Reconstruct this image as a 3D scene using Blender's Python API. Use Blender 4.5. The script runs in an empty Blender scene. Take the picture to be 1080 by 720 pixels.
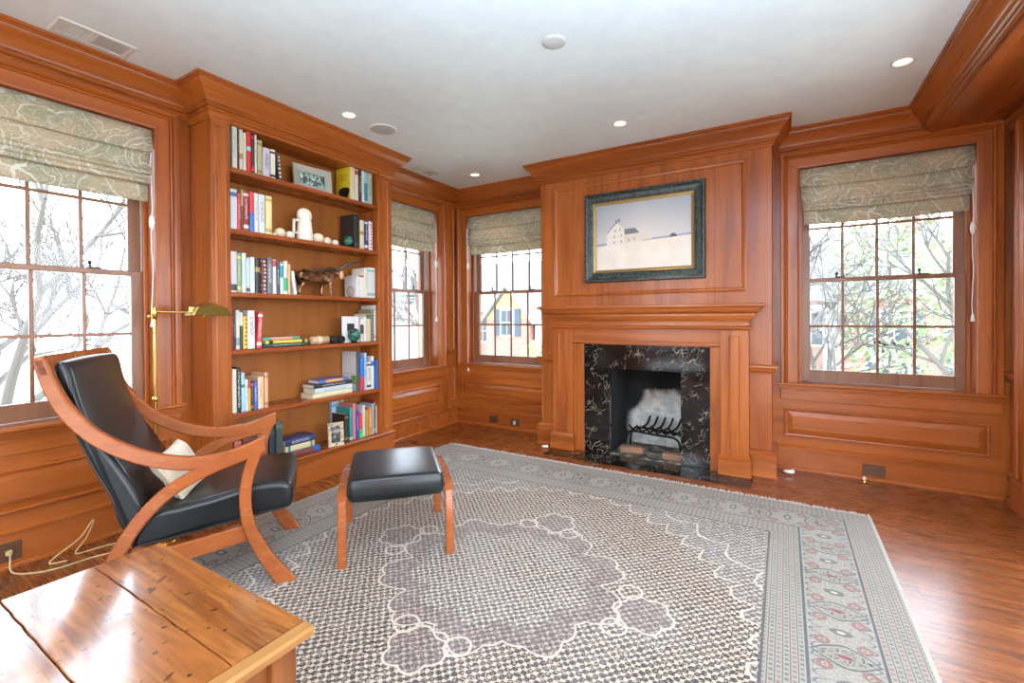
import bpy, bmesh, math, random
from math import sin, cos, pi, sqrt, atan2
from mathutils import Vector, Matrix
random.seed(7)
SC = bpy.context.scene
LAMP_W, SKY_S, EXPO, UP_W = 10.0, 8.5, 0.52, 1150.0
COL = SC.collection

# ------------------------------------------------------------------ node helpers
class V:
    """a float socket with arithmetic"""
    def __init__(s, t, k): s.t, s.k = t, k
    def _m(s, op, *a):
        n = s.t.nodes.new('ShaderNodeMath'); n.operation = op
        for i, x in enumerate((s,) + a):
            if isinstance(x, V): s.t.links.new(x.k, n.inputs[i])
            else: n.inputs[i].default_value = x
        return V(s.t, n.outputs[0])
    def __add__(s, o): return s._m('ADD', o)
    def __sub__(s, o): return s._m('SUBTRACT', o)
    def __mul__(s, o): return s._m('MULTIPLY', o)
    def __truediv__(s, o): return s._m('DIVIDE', o)
    def __radd__(s, o): return s._m('ADD', o)
    def __rmul__(s, o): return s._m('MULTIPLY', o)
    def __rsub__(s, o): return (s * -1.0) + o
    def __neg__(s): return s * -1.0
    def abs(s): return s._m('ABSOLUTE')
    def sin(s): return s._m('SINE')
    def cos(s): return s._m('COSINE')
    def floor(s): return s._m('FLOOR')
    def fract(s): return s._m('FRACT')
    def sqrt(s): return s._m('SQRT')
    def pow(s, o): return s._m('POWER', o)
    def gt(s, o): return s._m('GREATER_THAN', o)
    def lt(s, o): return s._m('LESS_THAN', o)
    def min(s, o): return s._m('MINIMUM', o)
    def max(s, o): return s._m('MAXIMUM', o)
    def atan2(s, o): return s._m('ARCTAN2', o)
    def clamp(s): return s.max(0.0).min(1.0)
    def band(s, a, b): return s.gt(a) * s.lt(b)
    def ramp(s, a, b):
        n = s.t.nodes.new('ShaderNodeMapRange'); n.interpolation_type = 'SMOOTHSTEP'
        s.t.links.new(s.k, n.inputs[0]); n.inputs[1].default_value = a; n.inputs[2].default_value = b
        return V(s.t, n.outputs[0])

class Mat:
    def __init__(s, name, rough=0.5, **kw):
        s.m = bpy.data.materials.new(name); s.m.use_nodes = True
        s.t = s.m.node_tree; s.t.nodes.clear()
        s.out = s.t.nodes.new('ShaderNodeOutputMaterial')
        s.b = s.t.nodes.new('ShaderNodeBsdfPrincipled')
        s.t.links.new(s.b.outputs[0], s.out.inputs[0])
        s.b.inputs['Roughness'].default_value = rough
        for k, v in kw.items():
            s.b.inputs[k.replace('_', ' ')].default_value = v
        s._c = {}
    def coords(s, kind='Object'):
        if kind not in s._c:
            n = s.t.nodes.new('ShaderNodeTexCoord'); x = s.t.nodes.new('ShaderNodeSeparateXYZ')
            s.t.links.new(n.outputs[kind], x.inputs[0])
            s._c[kind] = [V(s.t, x.outputs[i]) for i in range(3)]
        return s._c[kind]
    def vec(s, x, y, z=0.0):
        n = s.t.nodes.new('ShaderNodeCombineXYZ')
        for i, a in enumerate((x, y, z)):
            if isinstance(a, V): s.t.links.new(a.k, n.inputs[i])
            else: n.inputs[i].default_value = a
        return n.outputs[0]
    def noise(s, vec, scale=1.0, detail=3.0, rough=0.55, dist=0.0):
        n = s.t.nodes.new('ShaderNodeTexNoise'); s.t.links.new(vec, n.inputs['Vector'])
        n.inputs['Scale'].default_value = scale; n.inputs['Detail'].default_value = detail
        n.inputs['Roughness'].default_value = rough; n.inputs['Distortion'].default_value = dist
        return V(s.t, n.outputs['Fac'])
    def voronoi(s, vec, scale=1.0, feature='F1', rnd=1.0):
        n = s.t.nodes.new('ShaderNodeTexVoronoi'); n.feature = feature
        s.t.links.new(vec, n.inputs['Vector']); n.inputs['Scale'].default_value = scale
        n.inputs['Randomness'].default_value = rnd
        return n
    def white(s, vec):
        n = s.t.nodes.new('ShaderNodeTexWhiteNoise'); n.noise_dimensions = '3D'
        s.t.links.new(vec, n.inputs['Vector']); return V(s.t, n.outputs['Value'])
    def mix(s, f, a, b):
        n = s.t.nodes.new('ShaderNodeMix'); n.data_type = 'RGBA'
        if isinstance(f, V): s.t.links.new(f.k, n.inputs[0])
        else: n.inputs[0].default_value = f
        for x, i in ((a, 6), (b, 7)):
            if isinstance(x, tuple): n.inputs[i].default_value = (*x[:3], 1.0)
            else: s.t.links.new(x, n.inputs[i])
        return n.outputs[2]
    def color(s, c):
        if isinstance(c, tuple): s.b.inputs['Base Color'].default_value = (*c[:3], 1.0)
        else: s.t.links.new(c, s.b.inputs['Base Color'])
        return s
    def set(s, name, v): s.t.links.new(v.k, s.b.inputs[name]); return s
    def bump(s, h, strength=0.3, dist=0.01):
        n = s.t.nodes.new('ShaderNodeBump'); n.inputs['Strength'].default_value = strength
        n.inputs['Distance'].default_value = dist
        s.t.links.new(h.k, n.inputs['Height']); s.t.links.new(n.outputs[0], s.b.inputs['Normal']); return s

def rgb(r, g, b):
    f = lambda c: c / 12.92 if c <= 0.04045 else ((c + 0.055) / 1.055) ** 2.4
    return (f(r / 255), f(g / 255), f(b / 255))

def plain(name, c, rough=0.5, **kw):
    m = Mat(name, rough, **kw); x, y, z = m.coords()
    n = m.noise(m.vec(x, y, z), 9.0, 2.0)
    m.color(m.mix(n, tuple(a * 0.93 for a in c), tuple(min(1.0, a * 1.07) for a in c)))
    return m.m

def wood(name, axis, dark, mid, light, rough=0.28, across=11.0, along=0.8, coat=0.10, streak=1.0):
    m = Mat(name, rough); x, y, z = m.coords()
    sc = [across] * 3; sc['xyz'.index(axis)] = along
    p = m.vec(x * sc[0], y * sc[1], z * sc[2])
    n1 = m.noise(p, 1.0, 4.0, 0.6, 0.6)
    p2 = m.vec(x * sc[0] * 5.0, y * sc[1] * 5.0, z * sc[2] * 2.0)
    n2 = m.noise(p2, 1.0, 2.0, 0.6)
    big = m.noise(m.vec(x * (sc[0] * .12), y * (sc[1] * .12), z * (sc[2] * .12)), 1.6, 2.0)
    f = (n1.ramp(0.3, 0.72) * 0.55 + n2 * 0.15 + big.ramp(0.3, 0.7) * 0.35).clamp()
    c = m.mix(f, mid, light)
    c = m.mix((n1.ramp(0.50, 0.34) * 0.26 * streak).clamp(), c, dark)
    m.color(c)
    m.set('Roughness', n2 * 0.12 + (rough - 0.05))
    m.b.inputs['Coat Weight'].default_value = coat
    m.b.inputs['Specular IOR Level'].default_value = 0.35
    m.b.inputs['Coat Roughness'].default_value = 0.14
    return m.m

CD, CM, CL = rgb(88, 36, 11), rgb(141, 67, 22), rgb(178, 99, 41)
WX = wood('cherry_along_x', 'x', CD, CM, CL, 0.28, 10.0, 0.5)
WY = wood('cherry_along_y', 'y', CD, CM, CL, 0.28, 9.0, 0.35)
WZ = wood('cherry_upright', 'z', CD, CM, CL)
WI = wood('bookcase_inner_cherry', 'z', rgb(112, 62, 22), rgb(146, 84, 34), rgb(166, 102, 46), 0.4, 7.0, 1.0)
WSH = wood('shelf_cherry', 'y', rgb(98, 42, 18), rgb(136, 64, 28), rgb(160, 82, 40), 0.25)
CHW = wood('chair_cherry', 'x', rgb(104, 52, 24), rgb(142, 72, 34), rgb(160, 88, 44), 0.25, 14, 3.0, 0.3, 0.4)
SASH = wood('window_sash_wood', 'z', rgb(92, 56, 38), rgb(128, 84, 60), rgb(146, 102, 76), 0.3)

# ------------------------------------------------------------------ mesh builder
class MB:
    def __init__(s): s.v, s.f, s.sm = [], [], []
    def add(s, vs, fs, smooth=False, mp=None):
        o = len(s.v)
        s.v += [tuple(mp(*p)) if mp else tuple(p) for p in vs]
        for f in fs: s.f.append(tuple(i + o for i in f)); s.sm.append(smooth)
        return s
    def box(s, a, b, c=0.0, mp=None):
        x0, y0, z0 = (min(a[i], b[i]) for i in range(3)); x1, y1, z1 = (max(a[i], b[i]) for i in range(3))
        c = min(c, (x1 - x0) / 2.2, (y1 - y0) / 2.2, (z1 - z0) / 2.2)
        if c <= 0:
            v = [(x, y, z) for x in (x0, x1) for y in (y0, y1) for z in (z0, z1)]
            return s.add(v, [(0, 1, 3, 2), (4, 6, 7, 5), (0, 4, 5, 1), (2, 3, 7, 6), (0, 2, 6, 4), (1, 5, 7, 3)], False, mp)
        vs, idx, fs = [], {}, []
        X = (x0, x1); Y = (y0, y1); Z = (z0, z1)
        for i in (0, 1):
            for j in (0, 1):
                for k in (0, 1):
                    di, dj, dk = (c if i == 0 else -c), (c if j == 0 else -c), (c if k == 0 else -c)
                    idx[i, j, k, 0] = len(vs); vs.append((X[i], Y[j] + dj, Z[k] + dk))
                    idx[i, j, k, 1] = len(vs); vs.append((X[i] + di, Y[j], Z[k] + dk))
                    idx[i, j, k, 2] = len(vs); vs.append((X[i] + di, Y[j] + dj, Z[k]))
                    fs.append((idx[i, j, k, 0], idx[i, j, k, 1], idx[i, j, k, 2]))
        q = [(0, 0), (0, 1), (1, 1), (1, 0)]
        for i in (0, 1):
            fs.append(tuple(idx[i, a_, b_, 0] for a_, b_ in q)); fs.append(tuple(idx[a_, i, b_, 1] for a_, b_ in q))
            fs.append(tuple(idx[a_, b_, i, 2] for a_, b_ in q))
        for i in (0, 1):
            for j in (0, 1):
                fs.append((idx[i, j, 0, 0], idx[i, j, 1, 0], idx[i, j, 1, 1], idx[i, j, 0, 1]))
                fs.append((idx[i, 0, j, 0], idx[i, 1, j, 0], idx[i, 1, j, 2], idx[i, 0, j, 2]))
                fs.append((idx[0, i, j, 1], idx[1, i, j, 1], idx[1, i, j, 2], idx[0, i, j, 2]))
        return s.add(vs, fs, False, mp)
    def rings(s, rs, closed=True, caps=True, smooth=True, mp=None):
        n = len(rs[0]); vs = [p for r in rs for p in r]; fs = []
        for i in range(len(rs) - 1):
            for j in range(n if closed else n - 1):
                k = (j + 1) % n
                fs.append((i * n + j, i * n + k, (i + 1) * n + k, (i + 1) * n + j))
        s.add(vs, fs, smooth, mp)
        if caps and closed:
            s.add(rs[0], [tuple(range(n))[::-1]], False, mp); s.add(rs[-1], [tuple(range(n))], False, mp)
        return s
    def tube(s, pts, r, n=8, mp=None, smooth=True, caps=True):
        pts = [Vector(p) for p in pts]; rs = []; prev = None
        for i, p in enumerate(pts):
            t = (pts[min(i + 1, len(pts) - 1)] - pts[max(i - 1, 0)])
            t = t.normalized() if t.length > 1e-9 else Vector((0, 0, 1))
            if prev is None: prev = Vector((1, 0, 0)) if abs(t.x) < 0.8 else Vector((0, 1, 0))
            a = (prev - t * prev.dot(t)).normalized(); b = t.cross(a); prev = a
            ri = r[i] if isinstance(r, (list, tuple)) else r
            rs.append([p + a * (ri * cos(2 * pi * k / n)) + b * (ri * sin(2 * pi * k / n)) for k in range(n)])
        return s.rings(rs, True, caps, smooth, mp)
    def lathe(s, prof, n=24, c=(0, 0, 0), mp=None, smooth=True, caps=True):
        rs = [[(c[0] + r * cos(2 * pi * k / n), c[1] + r * sin(2 * pi * k / n), c[2] + z) for k in range(n)] for r, z in prof]
        return s.rings(rs, True, caps, smooth, mp)
    def ball(s, c, r, n=16, m=10, mp=None):
        rx, ry, rz = r if isinstance(r, tuple) else (r, r, r)
        rs = []
        for i in range(m + 1):
            a = -pi / 2 + pi * (i * 0.98 + m * 0.01) / m
            rs.append([(c[0] + rx * cos(a) * cos(2 * pi * k / n), c[1] + ry * cos(a) * sin(2 * pi * k / n), c[2] + rz * sin(a)) for k in range(n)])
        return s.rings(rs, True, True, True, mp)
    def sweep(s, path, prof, side=1, closed=False, mp=None, segs=None):
        """mitred moulding: path in 2D, prof = (offset sideways, third coordinate)"""
        P = [Vector(p) for p in path]; n = len(P); off = []
        for i in range(n):
            d0 = (P[i] - P[i - 1]).normalized() if (i > 0 or closed) else None
            d1 = (P[(i + 1) % n] - P[i]).normalized() if (i < n - 1 or closed) else None
            nn = lambda d: Vector((-d.y, d.x)) * side
            if d0 is None: m = nn(d1)
            elif d1 is None: m = nn(d0)
            else:
                m = (nn(d0) + nn(d1)); m = m / max(1e-6, (1 + nn(d0).dot(nn(d1))))
            off.append(m)
        for i in (segs if segs is not None else range(n if closed else n - 1)):
            j = (i + 1) % n
            r0 = [(P[i].x + off[i].x * d, P[i].y + off[i].y * d, w) for d, w in prof]
            r1 = [(P[j].x + off[j].x * d, P[j].y + off[j].y * d, w) for d, w in prof]
            s.rings([r0, r1], False, False, False, mp)
            s.add(r0, [tuple(range(len(r0)))], False, mp); s.add(r1, [tuple(range(len(r1)))], False, mp)
        return s
    def panel(s, u0, u1, v0, v1, loops, mp):
        """nested rectangles (inset, height) closed by a flat field"""
        rs = [[(u0 + i, v0 + i, w), (u1 - i, v0 + i, w), (u1 - i, v1 - i, w), (u0 + i, v1 - i, w)] for i, w in loops]
        s.rings(rs, True, False, False, mp)
        return s.add(rs[-1], [(0, 1, 2, 3)], False, mp)
    def build(s, name, mat, parent=None, loc=None, mw=None):
        me = bpy.data.meshes.new(name); me.from_pydata([tuple(p) for p in s.v], [], s.f); me.update()
        for p, k in zip(me.polygons, s.sm): p.use_smooth = k
        bm = bmesh.new(); bm.from_mesh(me)
        bmesh.ops.recalc_face_normals(bm, faces=bm.faces); bm.to_mesh(me); bm.free()
        me.materials.append(mat)
        o = bpy.data.objects.new(name, me); COL.objects.link(o)
        if parent: o.parent = parent
        if loc: o.location = loc
        return o

def tag(o, label, cat, group=None):
    o['label'] = label; o['category'] = cat
    if group: o['group'] = group
    return o
def empty(name, loc=(0, 0, 0), rz=0.0):
    o = bpy.data.objects.new(name, None); COL.objects.link(o); o.location = loc; o.rotation_euler = (0, 0, rz)
    o.empty_display_size = 0.1; return o
def thing(name, label, cat, loc=(0, 0, 0), rz=0.0, group=None): return tag(empty(name, loc, rz), label, cat, group)
def struct(o): o['kind'] = 'structure'; return o
def dup(root, loc, rz=None, label=None):
    r = root.copy(); COL.objects.link(r); r.location = loc
    if rz is not None: r.rotation_euler = (0, 0, rz)
    if label: r['label'] = label
    for ch in root.children:
        c = ch.copy(); COL.objects.link(c); c.parent = r
        for g in ch.children:
            d = g.copy(); COL.objects.link(d); d.parent = c
    return r
def smooth_path(pts, n=6):
    P = [Vector(p) for p in pts]; out = []
    for i in range(len(P) - 1):
        p0 = P[i - 1] if i > 0 else P[0] * 2 - P[1]; p1, p2 = P[i], P[i + 1]
        p3 = P[i + 2] if i + 2 < len(P) else P[-1] * 2 - P[-2]
        for k in range(n):
            t = k / n
            out.append(0.5 * ((2 * p1) + (p2 - p0) * t + (2 * p0 - 5 * p1 + 4 * p2 - p3) * t * t + (3 * p1 - p0 - 3 * p2 + p3) * t ** 3))
    out.append(P[-1]); return out

# ------------------------------------------------------------------ room dimensions
XL, YB, HC = -3.36, 4.34, 2.722          # left wall, far wall, ceiling
BF, BY0, BY1 = -3.09, 1.497, 3.03        # bookcase face and ends
CF, CX0, CX1 = 4.015, -2.06, -0.084      # chimney breast face and sides
BEAM = 0.884; ZB = 2.54; XR = 1.30
YN = -2.6                                # how far the room runs behind the camera
mapL = lambda u, v, w: (XL + w, u, v)
mapB = lambda u, v, w: (u, YB - w, v)
mapC = lambda u, v, w: (u, CF - w, v)
WT = 0.27                                # wall thickness

def holed_wall(mp, u0, u1, z0, z1, holes, mat, name):
    mb = MB(); us = sorted({u0, u1, *[h[0] for h in holes], *[h[1] for h in holes]})
    for a, b in zip(us, us[1:]):
        cuts = [h for h in holes if h[0] <= a + 1e-6 and h[1] >= b - 1e-6]
        z = z0
        for h in sorted(cuts, key=lambda h: h[2]):
            if h[2] > z: mb.box((a, z, -WT), (b, h[2], 0), 0, mp)
            z = h[3]
        if z < z1: mb.box((a, z, -WT), (b, z1, 0), 0, mp)
    return struct(mb.build(name, mat))

ZS, ZT = 0.70, 2.42                      # window stool and head
W1 = (0.269, 1.295); W2 = (3.16, 3.96)   # left wall windows
W3 = (-3.195, -2.17); W4 = (0.103, 1.129)  # far wall windows
holed_wall(mapL, YN, 4.62, 0, HC, [(*W1, ZS, ZT), (*W2, ZS, ZT)], WZ, 'wall_left')
mapN = lambda u, v, w: (u, YN + w, v)
holed_wall(mapN, XL, 3.2, 0, HC, [(-2.9, -1.5, .7, 2.42), (-.6, 1.0, 0, 2.42)], WZ, 'wall_near')
mapR = lambda u, v, w: (3.2 - w, u, v)
holed_wall(mapR, YN, YB + WT, 0, HC, [(-2.3, -.3, .3, 2.5), (.0, 2.0, .3, 2.5), (2.3, 4.2, .3, 2.5)], WZ, 'wall_side')
holed_wall(mapB, XL, 3.2, 0, HC, [(*W3, ZS, ZT), (*W4, ZS, ZT), (-1.42, -0.68, 0, 0.84)], WZ, 'wall_far')

# floor: oak strips running along x
m = Mat('oak_strip_floor', 0.26); x, y, z = m.coords()
row = (y / 0.083).floor(); ry = (y / 0.083).fract()
off = m.white(m.vec(row, 3.0, 1.0)); xx = x / 1.3 + off * 7.0; ix = xx.floor()
r1 = m.white(m.vec(row, ix, 5.0))
g = m.noise(m.vec(x * 2.2 + r1 * 40.0, y * 34.0, r1 * 9.0), 1.0, 5.0, 0.62, 1.4)
g2 = m.noise(m.vec(x * 9.0, y * 160.0, r1 * 3.0), 1.0, 2.0)
c = m.mix(g.ramp(0.34, 0.68), rgb(92, 45, 18), rgb(168, 98, 46))
c = m.mix((r1 * 0.45).clamp(), c, rgb(128, 68, 28))
c = m.mix((g2.ramp(0.6, 0.72) * 0.35).clamp(), c, rgb(66, 30, 12))
gap = (ry.lt(0.018) + xx.fract().lt(0.002)).clamp()
m.color(m.mix(gap * 0.7, c, rgb(45, 20, 8)))
m.set('Roughness', g2 * 0.15 + 0.2); m.bump(g2 - gap * 1.0, 0.08, 0.002)
m.b.inputs['Coat Weight'].default_value = 0.3; m.b.inputs['Coat Roughness'].default_value = 0.22
struct(MB().box((XL, YN, -0.12), (3.2, YB, 0.0)).build('floor', m.m))
struct(MB().box((XL - .3, YN, HC), (3.2, YB + .2, HC + 0.12)).build('ceiling', plain('ceiling_paint', rgb(228, 241, 255), 0.9)))

# ------------------------------------------------------------------ crown, baseboard and panelling
CROWN = [(0.0, 0.182), (0.0, 0.182), (0.014, 0.182), (0.014, 0.168), (0.020, 0.166), (0.024, 0.158), (0.022, 0.150), (0.034, 0.146),
         (0.040, 0.137), (0.040, 0.127), (0.048, 0.124), (0.052, 0.112), (0.060, 0.098), (0.071, 0.083), (0.082, 0.070), (0.096, 0.058),
         (0.106, 0.048), (0.112, 0.038), (0.114, 0.030), (0.122, 0.029), (0.122, 0.020), (0.130, 0.017), (0.130, 0.0), (0.0, 0.0)]
CROWN = [(d, HC - z - 0.0005) for d, z in CROWN]
cpath = [(XL, YN), (XL, BY0), (BF, BY0), (BF, BY1), (XL, BY1), (XL, YB), (CX0, YB), (CX0, CF), (CX1, CF), (CX1, YB), (BEAM, YB), (BEAM, YN)]
struct(MB().sweep(cpath, CROWN, -1, segs=[0]).build('trim_1', WY))
struct(MB().sweep(cpath, CROWN, -1, segs=[4]).build('trim_2', WY))
struct(MB().sweep(cpath, CROWN, -1, segs=[5]).build('trim_3', WX))
struct(MB().sweep(cpath, CROWN, -1, segs=[6, 7, 8]).build('trim_4', WX))
struct(MB().sweep(cpath, CROWN, -1, segs=[9]).build('trim_5', WX))
struct(MB().sweep(cpath, CROWN, -1, segs=[10]).build('trim_6', WY))
BASE = [(0.0, 0.0), (0.034, 0.0), (0.034, 0.012), (0.028, 0.022), (0.018, 0.026), (0.018, 0.168), (0.026, 0.172), (0.026, 0.182), (0.014, 0.192), (0.006, 0.196), (0.0, 0.198)]
BASE = [(d, z + 0.0005) for d, z in BASE]
struct(MB().sweep([(XL, YN), (XL, BY0)], BASE, -1).build('baseboard_left', WY))
struct(MB().sweep([(XL, BY1), (XL, YB), (CX0, YB)], BASE, -1).build('baseboard_far', WX))
struct(MB().sweep([(CX1, YB), (XR, YB), (XR, 4.135)], BASE, -1).build('baseboard_right', WX))
RAISED = [(0.0, 0.0), (0.0, 0.013), (0.006, 0.019), (0.014, 0.016), (0.019, 0.001), (0.055, 0.016), (0.0555, 0.021)]
def wainscot(n, mp, u0, u1, mat):
    struct(MB().box((max(u0 - .18, -1.62 if mp is mapL else XL), .19, 0), (u1 + .06, .69, .0025), 0, mp).panel(u0, u1, 0.275, 0.492, [(i, w + .0025) for i, w in RAISED], mp).build('trim_%d' % n, mat))
wainscot(7, mapL, 0.20, 1.36, WY); wainscot(8, mapL, 3.14, 4.03, WY)
wainscot(9, mapB, -3.28, -2.14, WX); wainscot(10, mapB, 0.0, 1.20, WX); wainscot(11, mapL, -1.4, 0.02, WY)
# narrow upright panel and chair rail in the far left corner
mb = MB().panel(4.16, 4.29, 0.80, 2.50, [(0, 0), (0, .006), (.012, .01), (.02, .002), (.022, .002)], mapL)
mb.panel(4.16, 4.29, 0.275, 0.66, [(0, 0), (0, .006), (.012, .01), (.02, .002), (.022, .002)], mapL)
struct(mb.build('trim_12', WZ))
RAIL = [(0.0, 0.795), (0.012, 0.795), (0.014, 0.812), (0.026, 0.822), (0.03, 0.84), (0.038, 0.845), (0.038, 0.862), (0.0, 0.868)]
struct(MB().sweep([(XL, 4.13), (XL, YB), (-3.34, YB)], RAIL, -1).build('trim_13', WY))
# chimney breast with its wrap-around rail, base and big raised panel
mb = MB().box((CX0, CF, 0), (-1.42, YB, HC)).box((-0.68, CF, 0), (CX1, YB, HC)).box((-1.42, CF, 0.84), (-0.68, YB, HC))
struct(mb.build('wall_chimney', WZ))
mb = MB().panel(-1.915, -0.255, 1.44, 2.475, [(0, 0), (0, .010), (.010, .014), (.026, .010), (.034, .002), (.05, .002)], mapC)
mb.sweep([(-1.935, 2.49), (-1.935, 1.425), (-0.235, 1.425), (-0.235, 2.49)], [(0, .0), (0, .003), (.004, .003), (.004, 0)], 1, True, mapC)
struct(mb.build('trim_14', WZ))
P1 = [(CX0, YB), (CX0, CF), (-1.88, CF)]; P2 = [(-0.24, CF), (CX1, CF), (CX1, YB)]
struct(MB().sweep(P1, RAIL, -1).build('trim_15', WX)); struct(MB().sweep(P2, RAIL, -1).build('trim_16', WX))
PL = [(0, 0), (0.06, 0), (0.06, 0.014), (0.05, 0.022), (0.05, 0.175), (0.056, 0.18), (0.056, 0.19), (0.03, 0.206), (0, 0.21)]
PL = [(d * .62, z + .0005) for d, z in PL]
struct(MB().sweep(P1, PL, -1).build('trim_17', WX)); struct(MB().sweep(P2, PL, -1).build('trim_18', WX))
# dropped beam on the right, with its bead, and the right wall return
struct(MB().box((BEAM, YN, ZB), (1.62, YB, HC)).build('wall_beam', WY))
struct(MB().box((BEAM + .002, YN, ZB - 0.012), (BEAM + 0.022, YB, ZB), .004).build('trim_19', WY))
struct(MB().box((XR, 3.3, 0), (XR + .3, YB, ZB)).build('wall_right', WZ))
rail_r = [(d, z) for d, z in RAIL]
struct(MB().sweep([(XR, YB), (XR, 4.14)], [(d * 1.2, z) for d, z in RAIL], -1).build('trim_20', WY))
COR = [(0, 2.46), (.012, 2.46), (.016, 2.48), (.03, 2.49), (.036, 2.51), (.05, 2.52), (.05, 2.538), (0, 2.538)]
struct(MB().sweep([(XR, YB), (XR, 3.3)], COR, -1).build('trim_21', WY))
mb = MB().box((XR - .05, 4.12, 0.001), (XR - .001, 3.294, 2.459), .004)
for yy in (4.09, 4.065, 3.97, 3.94): mb.tube([(XR - .05, yy, .22), (XR - .05, yy, 2.45)], .008, 8)
mb.box((XR - .062, 4.125, 0.0005), (XR - .002, 3.288, .2), .008)
struct(mb.build('trim_22', WZ))

# ------------------------------------------------------------------ windows
glass = bpy.data.materials.new('window_glass'); glass.use_nodes = True
t = glass.node_tree; t.nodes.clear(); o_ = t.nodes.new('ShaderNodeOutputMaterial'); mx = t.nodes.new('ShaderNodeMixShader')
tr = t.nodes.new('ShaderNodeBsdfTransparent'); gl = t.nodes.new('ShaderNodeBsdfGlossy'); fr = t.nodes.new('ShaderNodeFresnel')
gl.inputs['Roughness'].default_value = 0.02; fr.inputs['IOR'].default_value = 1.25
t.links.new(fr.outputs[0], mx.inputs[0]); t.links.new(tr.outputs[0], mx.inputs[1]); t.links.new(gl.outputs[0], mx.inputs[2]); t.links.new(mx.outputs[0], o_.inputs[0])
brass_d = plain('dark_bronze_lock', rgb(60, 52, 48), 0.35, Metallic=0.8)
vinyl = plain('pale_jamb_liner', rgb(206, 200, 200), 0.4)
CASE = [(0, 0), (0, .020), (.003, .024), (.009, .025), (.012, .021), (.013, .015), (.080, .017), (.083, .012), (.086, .022), (.093, .026), (.097, .022), (.099, .034), (.106, .042), (.110, .046), (.127, .046), (.130, .042), (.130, 0)]
def window(n, mp, u0, u1, cols, mat, clip_lo=None, clip_hi=None, flip=False):
    w = struct(empty('window_%d' % n))
    prof = CASE
    mb = MB(); path = [(u0, ZS), (u0, ZT), (u1, ZT), (u1, ZS)]
    mb.sweep(path, prof, 1, mp=mp, segs=[0, 2])
    if clip_lo is not None or clip_hi is not None:
        lo = clip_lo if clip_lo is not None else -99; hi = clip_hi if clip_hi is not None else 99
        ax = 1 if mp is mapL else 0
        cl = []
        for p in mb.v:
            p = list(p); p[ax] = min(max(p[ax], lo), hi); cl.append(tuple(p))
        mb.v = cl
    mb.build('casing', WZ, w)
    hd = MB().sweep(path, prof, 1, mp=mp, segs=[1])
    if clip_lo is not None or clip_hi is not None: hd.v = [tuple(min(max(c_, lo), hi) if i_ == ax else c_ for i_, c_ in enumerate(q_)) for q_ in hd.v]
    hd.build('casing', mat, w)
    # stool, apron
    a = max(u0 - .152, clip_lo) if clip_lo is not None else u0 - .152
    b = min(u1 + .152, clip_hi) if clip_hi is not None else u1 + .152
    MB().box((a, ZS - .016, -.20), (b, ZS + .004, .055), .006, mp).build('stool', mat, w)
    mb = MB().box((a + .02, .565, 0), (b - .02, ZS - .05, .018), .003, mp)
    for k, (d, z0, z1) in enumerate([(.024, .644, .656), (.032, .656, .670), (.042, .670, .682)]):
        mb.box((a + .02 - d * .5, z0, 0), (b - .02 + d * .5, z1, d), .003, mp)
    mb.build('apron', mat, w)
    # jamb: stops and head
    j = MB()
    j.box((u0, ZS, -.11), (u0 + .022, ZT, -.085), .003, mp).box((u1 - .022, ZS, -.11), (u1, ZT, -.085), .003, mp)
    j.box((u0, ZT - .022, -.25), (u1, ZT, -.085), .003, mp)
    j.build('jamb_stop', WZ, w)
    j = MB().box((u0, ZS, -.23), (u0 + .012, ZT, -.112), 0, mp).box((u1 - .012, ZS, -.23), (u1, ZT, -.112), 0, mp)
    j.build('jamb_liner', vinyl, w)
    st = .055
    def sash(name, z0, z1, wf, brail, trail):
        s0, s1 = u0 + .014, u1 - .014
        mb = MB(); d = .034
        mb.box((s0, z0, wf - d), (s0 + st + .008, z1, wf), .004, mp).box((s1 - st - .008, z0, wf - d), (s1, z1, wf), .004, mp)
        e_ = st + .006
        mb.box((s0 + e_, z0 + .001, wf - d + .001), (s1 - e_, z0 + brail, wf - .0012), .003, mp).box((s0 + e_, z1 - trail, wf - d + .001), (s1 - e_, z1 - .001, wf - .0012), .003, mp)
        so = mb.build(name, SASH, w)
        g0, g1 = s0 + st + .008, s1 - st - .008; h0, h1 = z0 + brail, z1 - trail
        mb = MB()
        for k in range(1, cols):
            u = g0 + (g1 - g0) * k / cols; mb.box((u - .009, h0, wf - .027), (u + .009, h1, wf - .006), .004, mp)
        zm = (h0 + h1) / 2; mb.box((g0, zm - .009, wf - .026), (g1, zm + .009, wf - .007), .004, mp)
        mb.build('muntin', SASH, so)
        MB().box((g0 - .004, h0 - .004, wf - .019), (g1 + .004, h1 + .004, wf - .015), 0, mp).build('pane', glass, so)
        return so
    lo = sash('lower_sash', ZS + .006, 1.548, -.115, .096, .034)
    sash('upper_sash', 1.514, ZT - .005, -.156, .036, .05)
    for u in (u0 + (u1 - u0) * .27, u0 + (u1 - u0) * .76):
        k = MB().box((u - .035, 1.5485, -.145), (u + .035, 1.555, -.122), .002, mp)
        k.tube([mp(u - .02, 1.556, -.134), mp(u - .02, 1.572, -.134)], .006, 8).ball(mp(u - .02, 1.582, -.134), .011, 10, 6)
        k.build('sash_lock', brass_d, lo)
    return w
window(1, mapL, *W1, 4, WY); window(2, mapL, *W2, 3, WY, clip_lo=BY1 + .002)
window(3, mapB, *W3, 4, WX, clip_hi=CX0 - .002, clip_lo=XL + .03); window(4, mapB, *W4, 4, WX, clip_hi=XR - .005)
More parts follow.
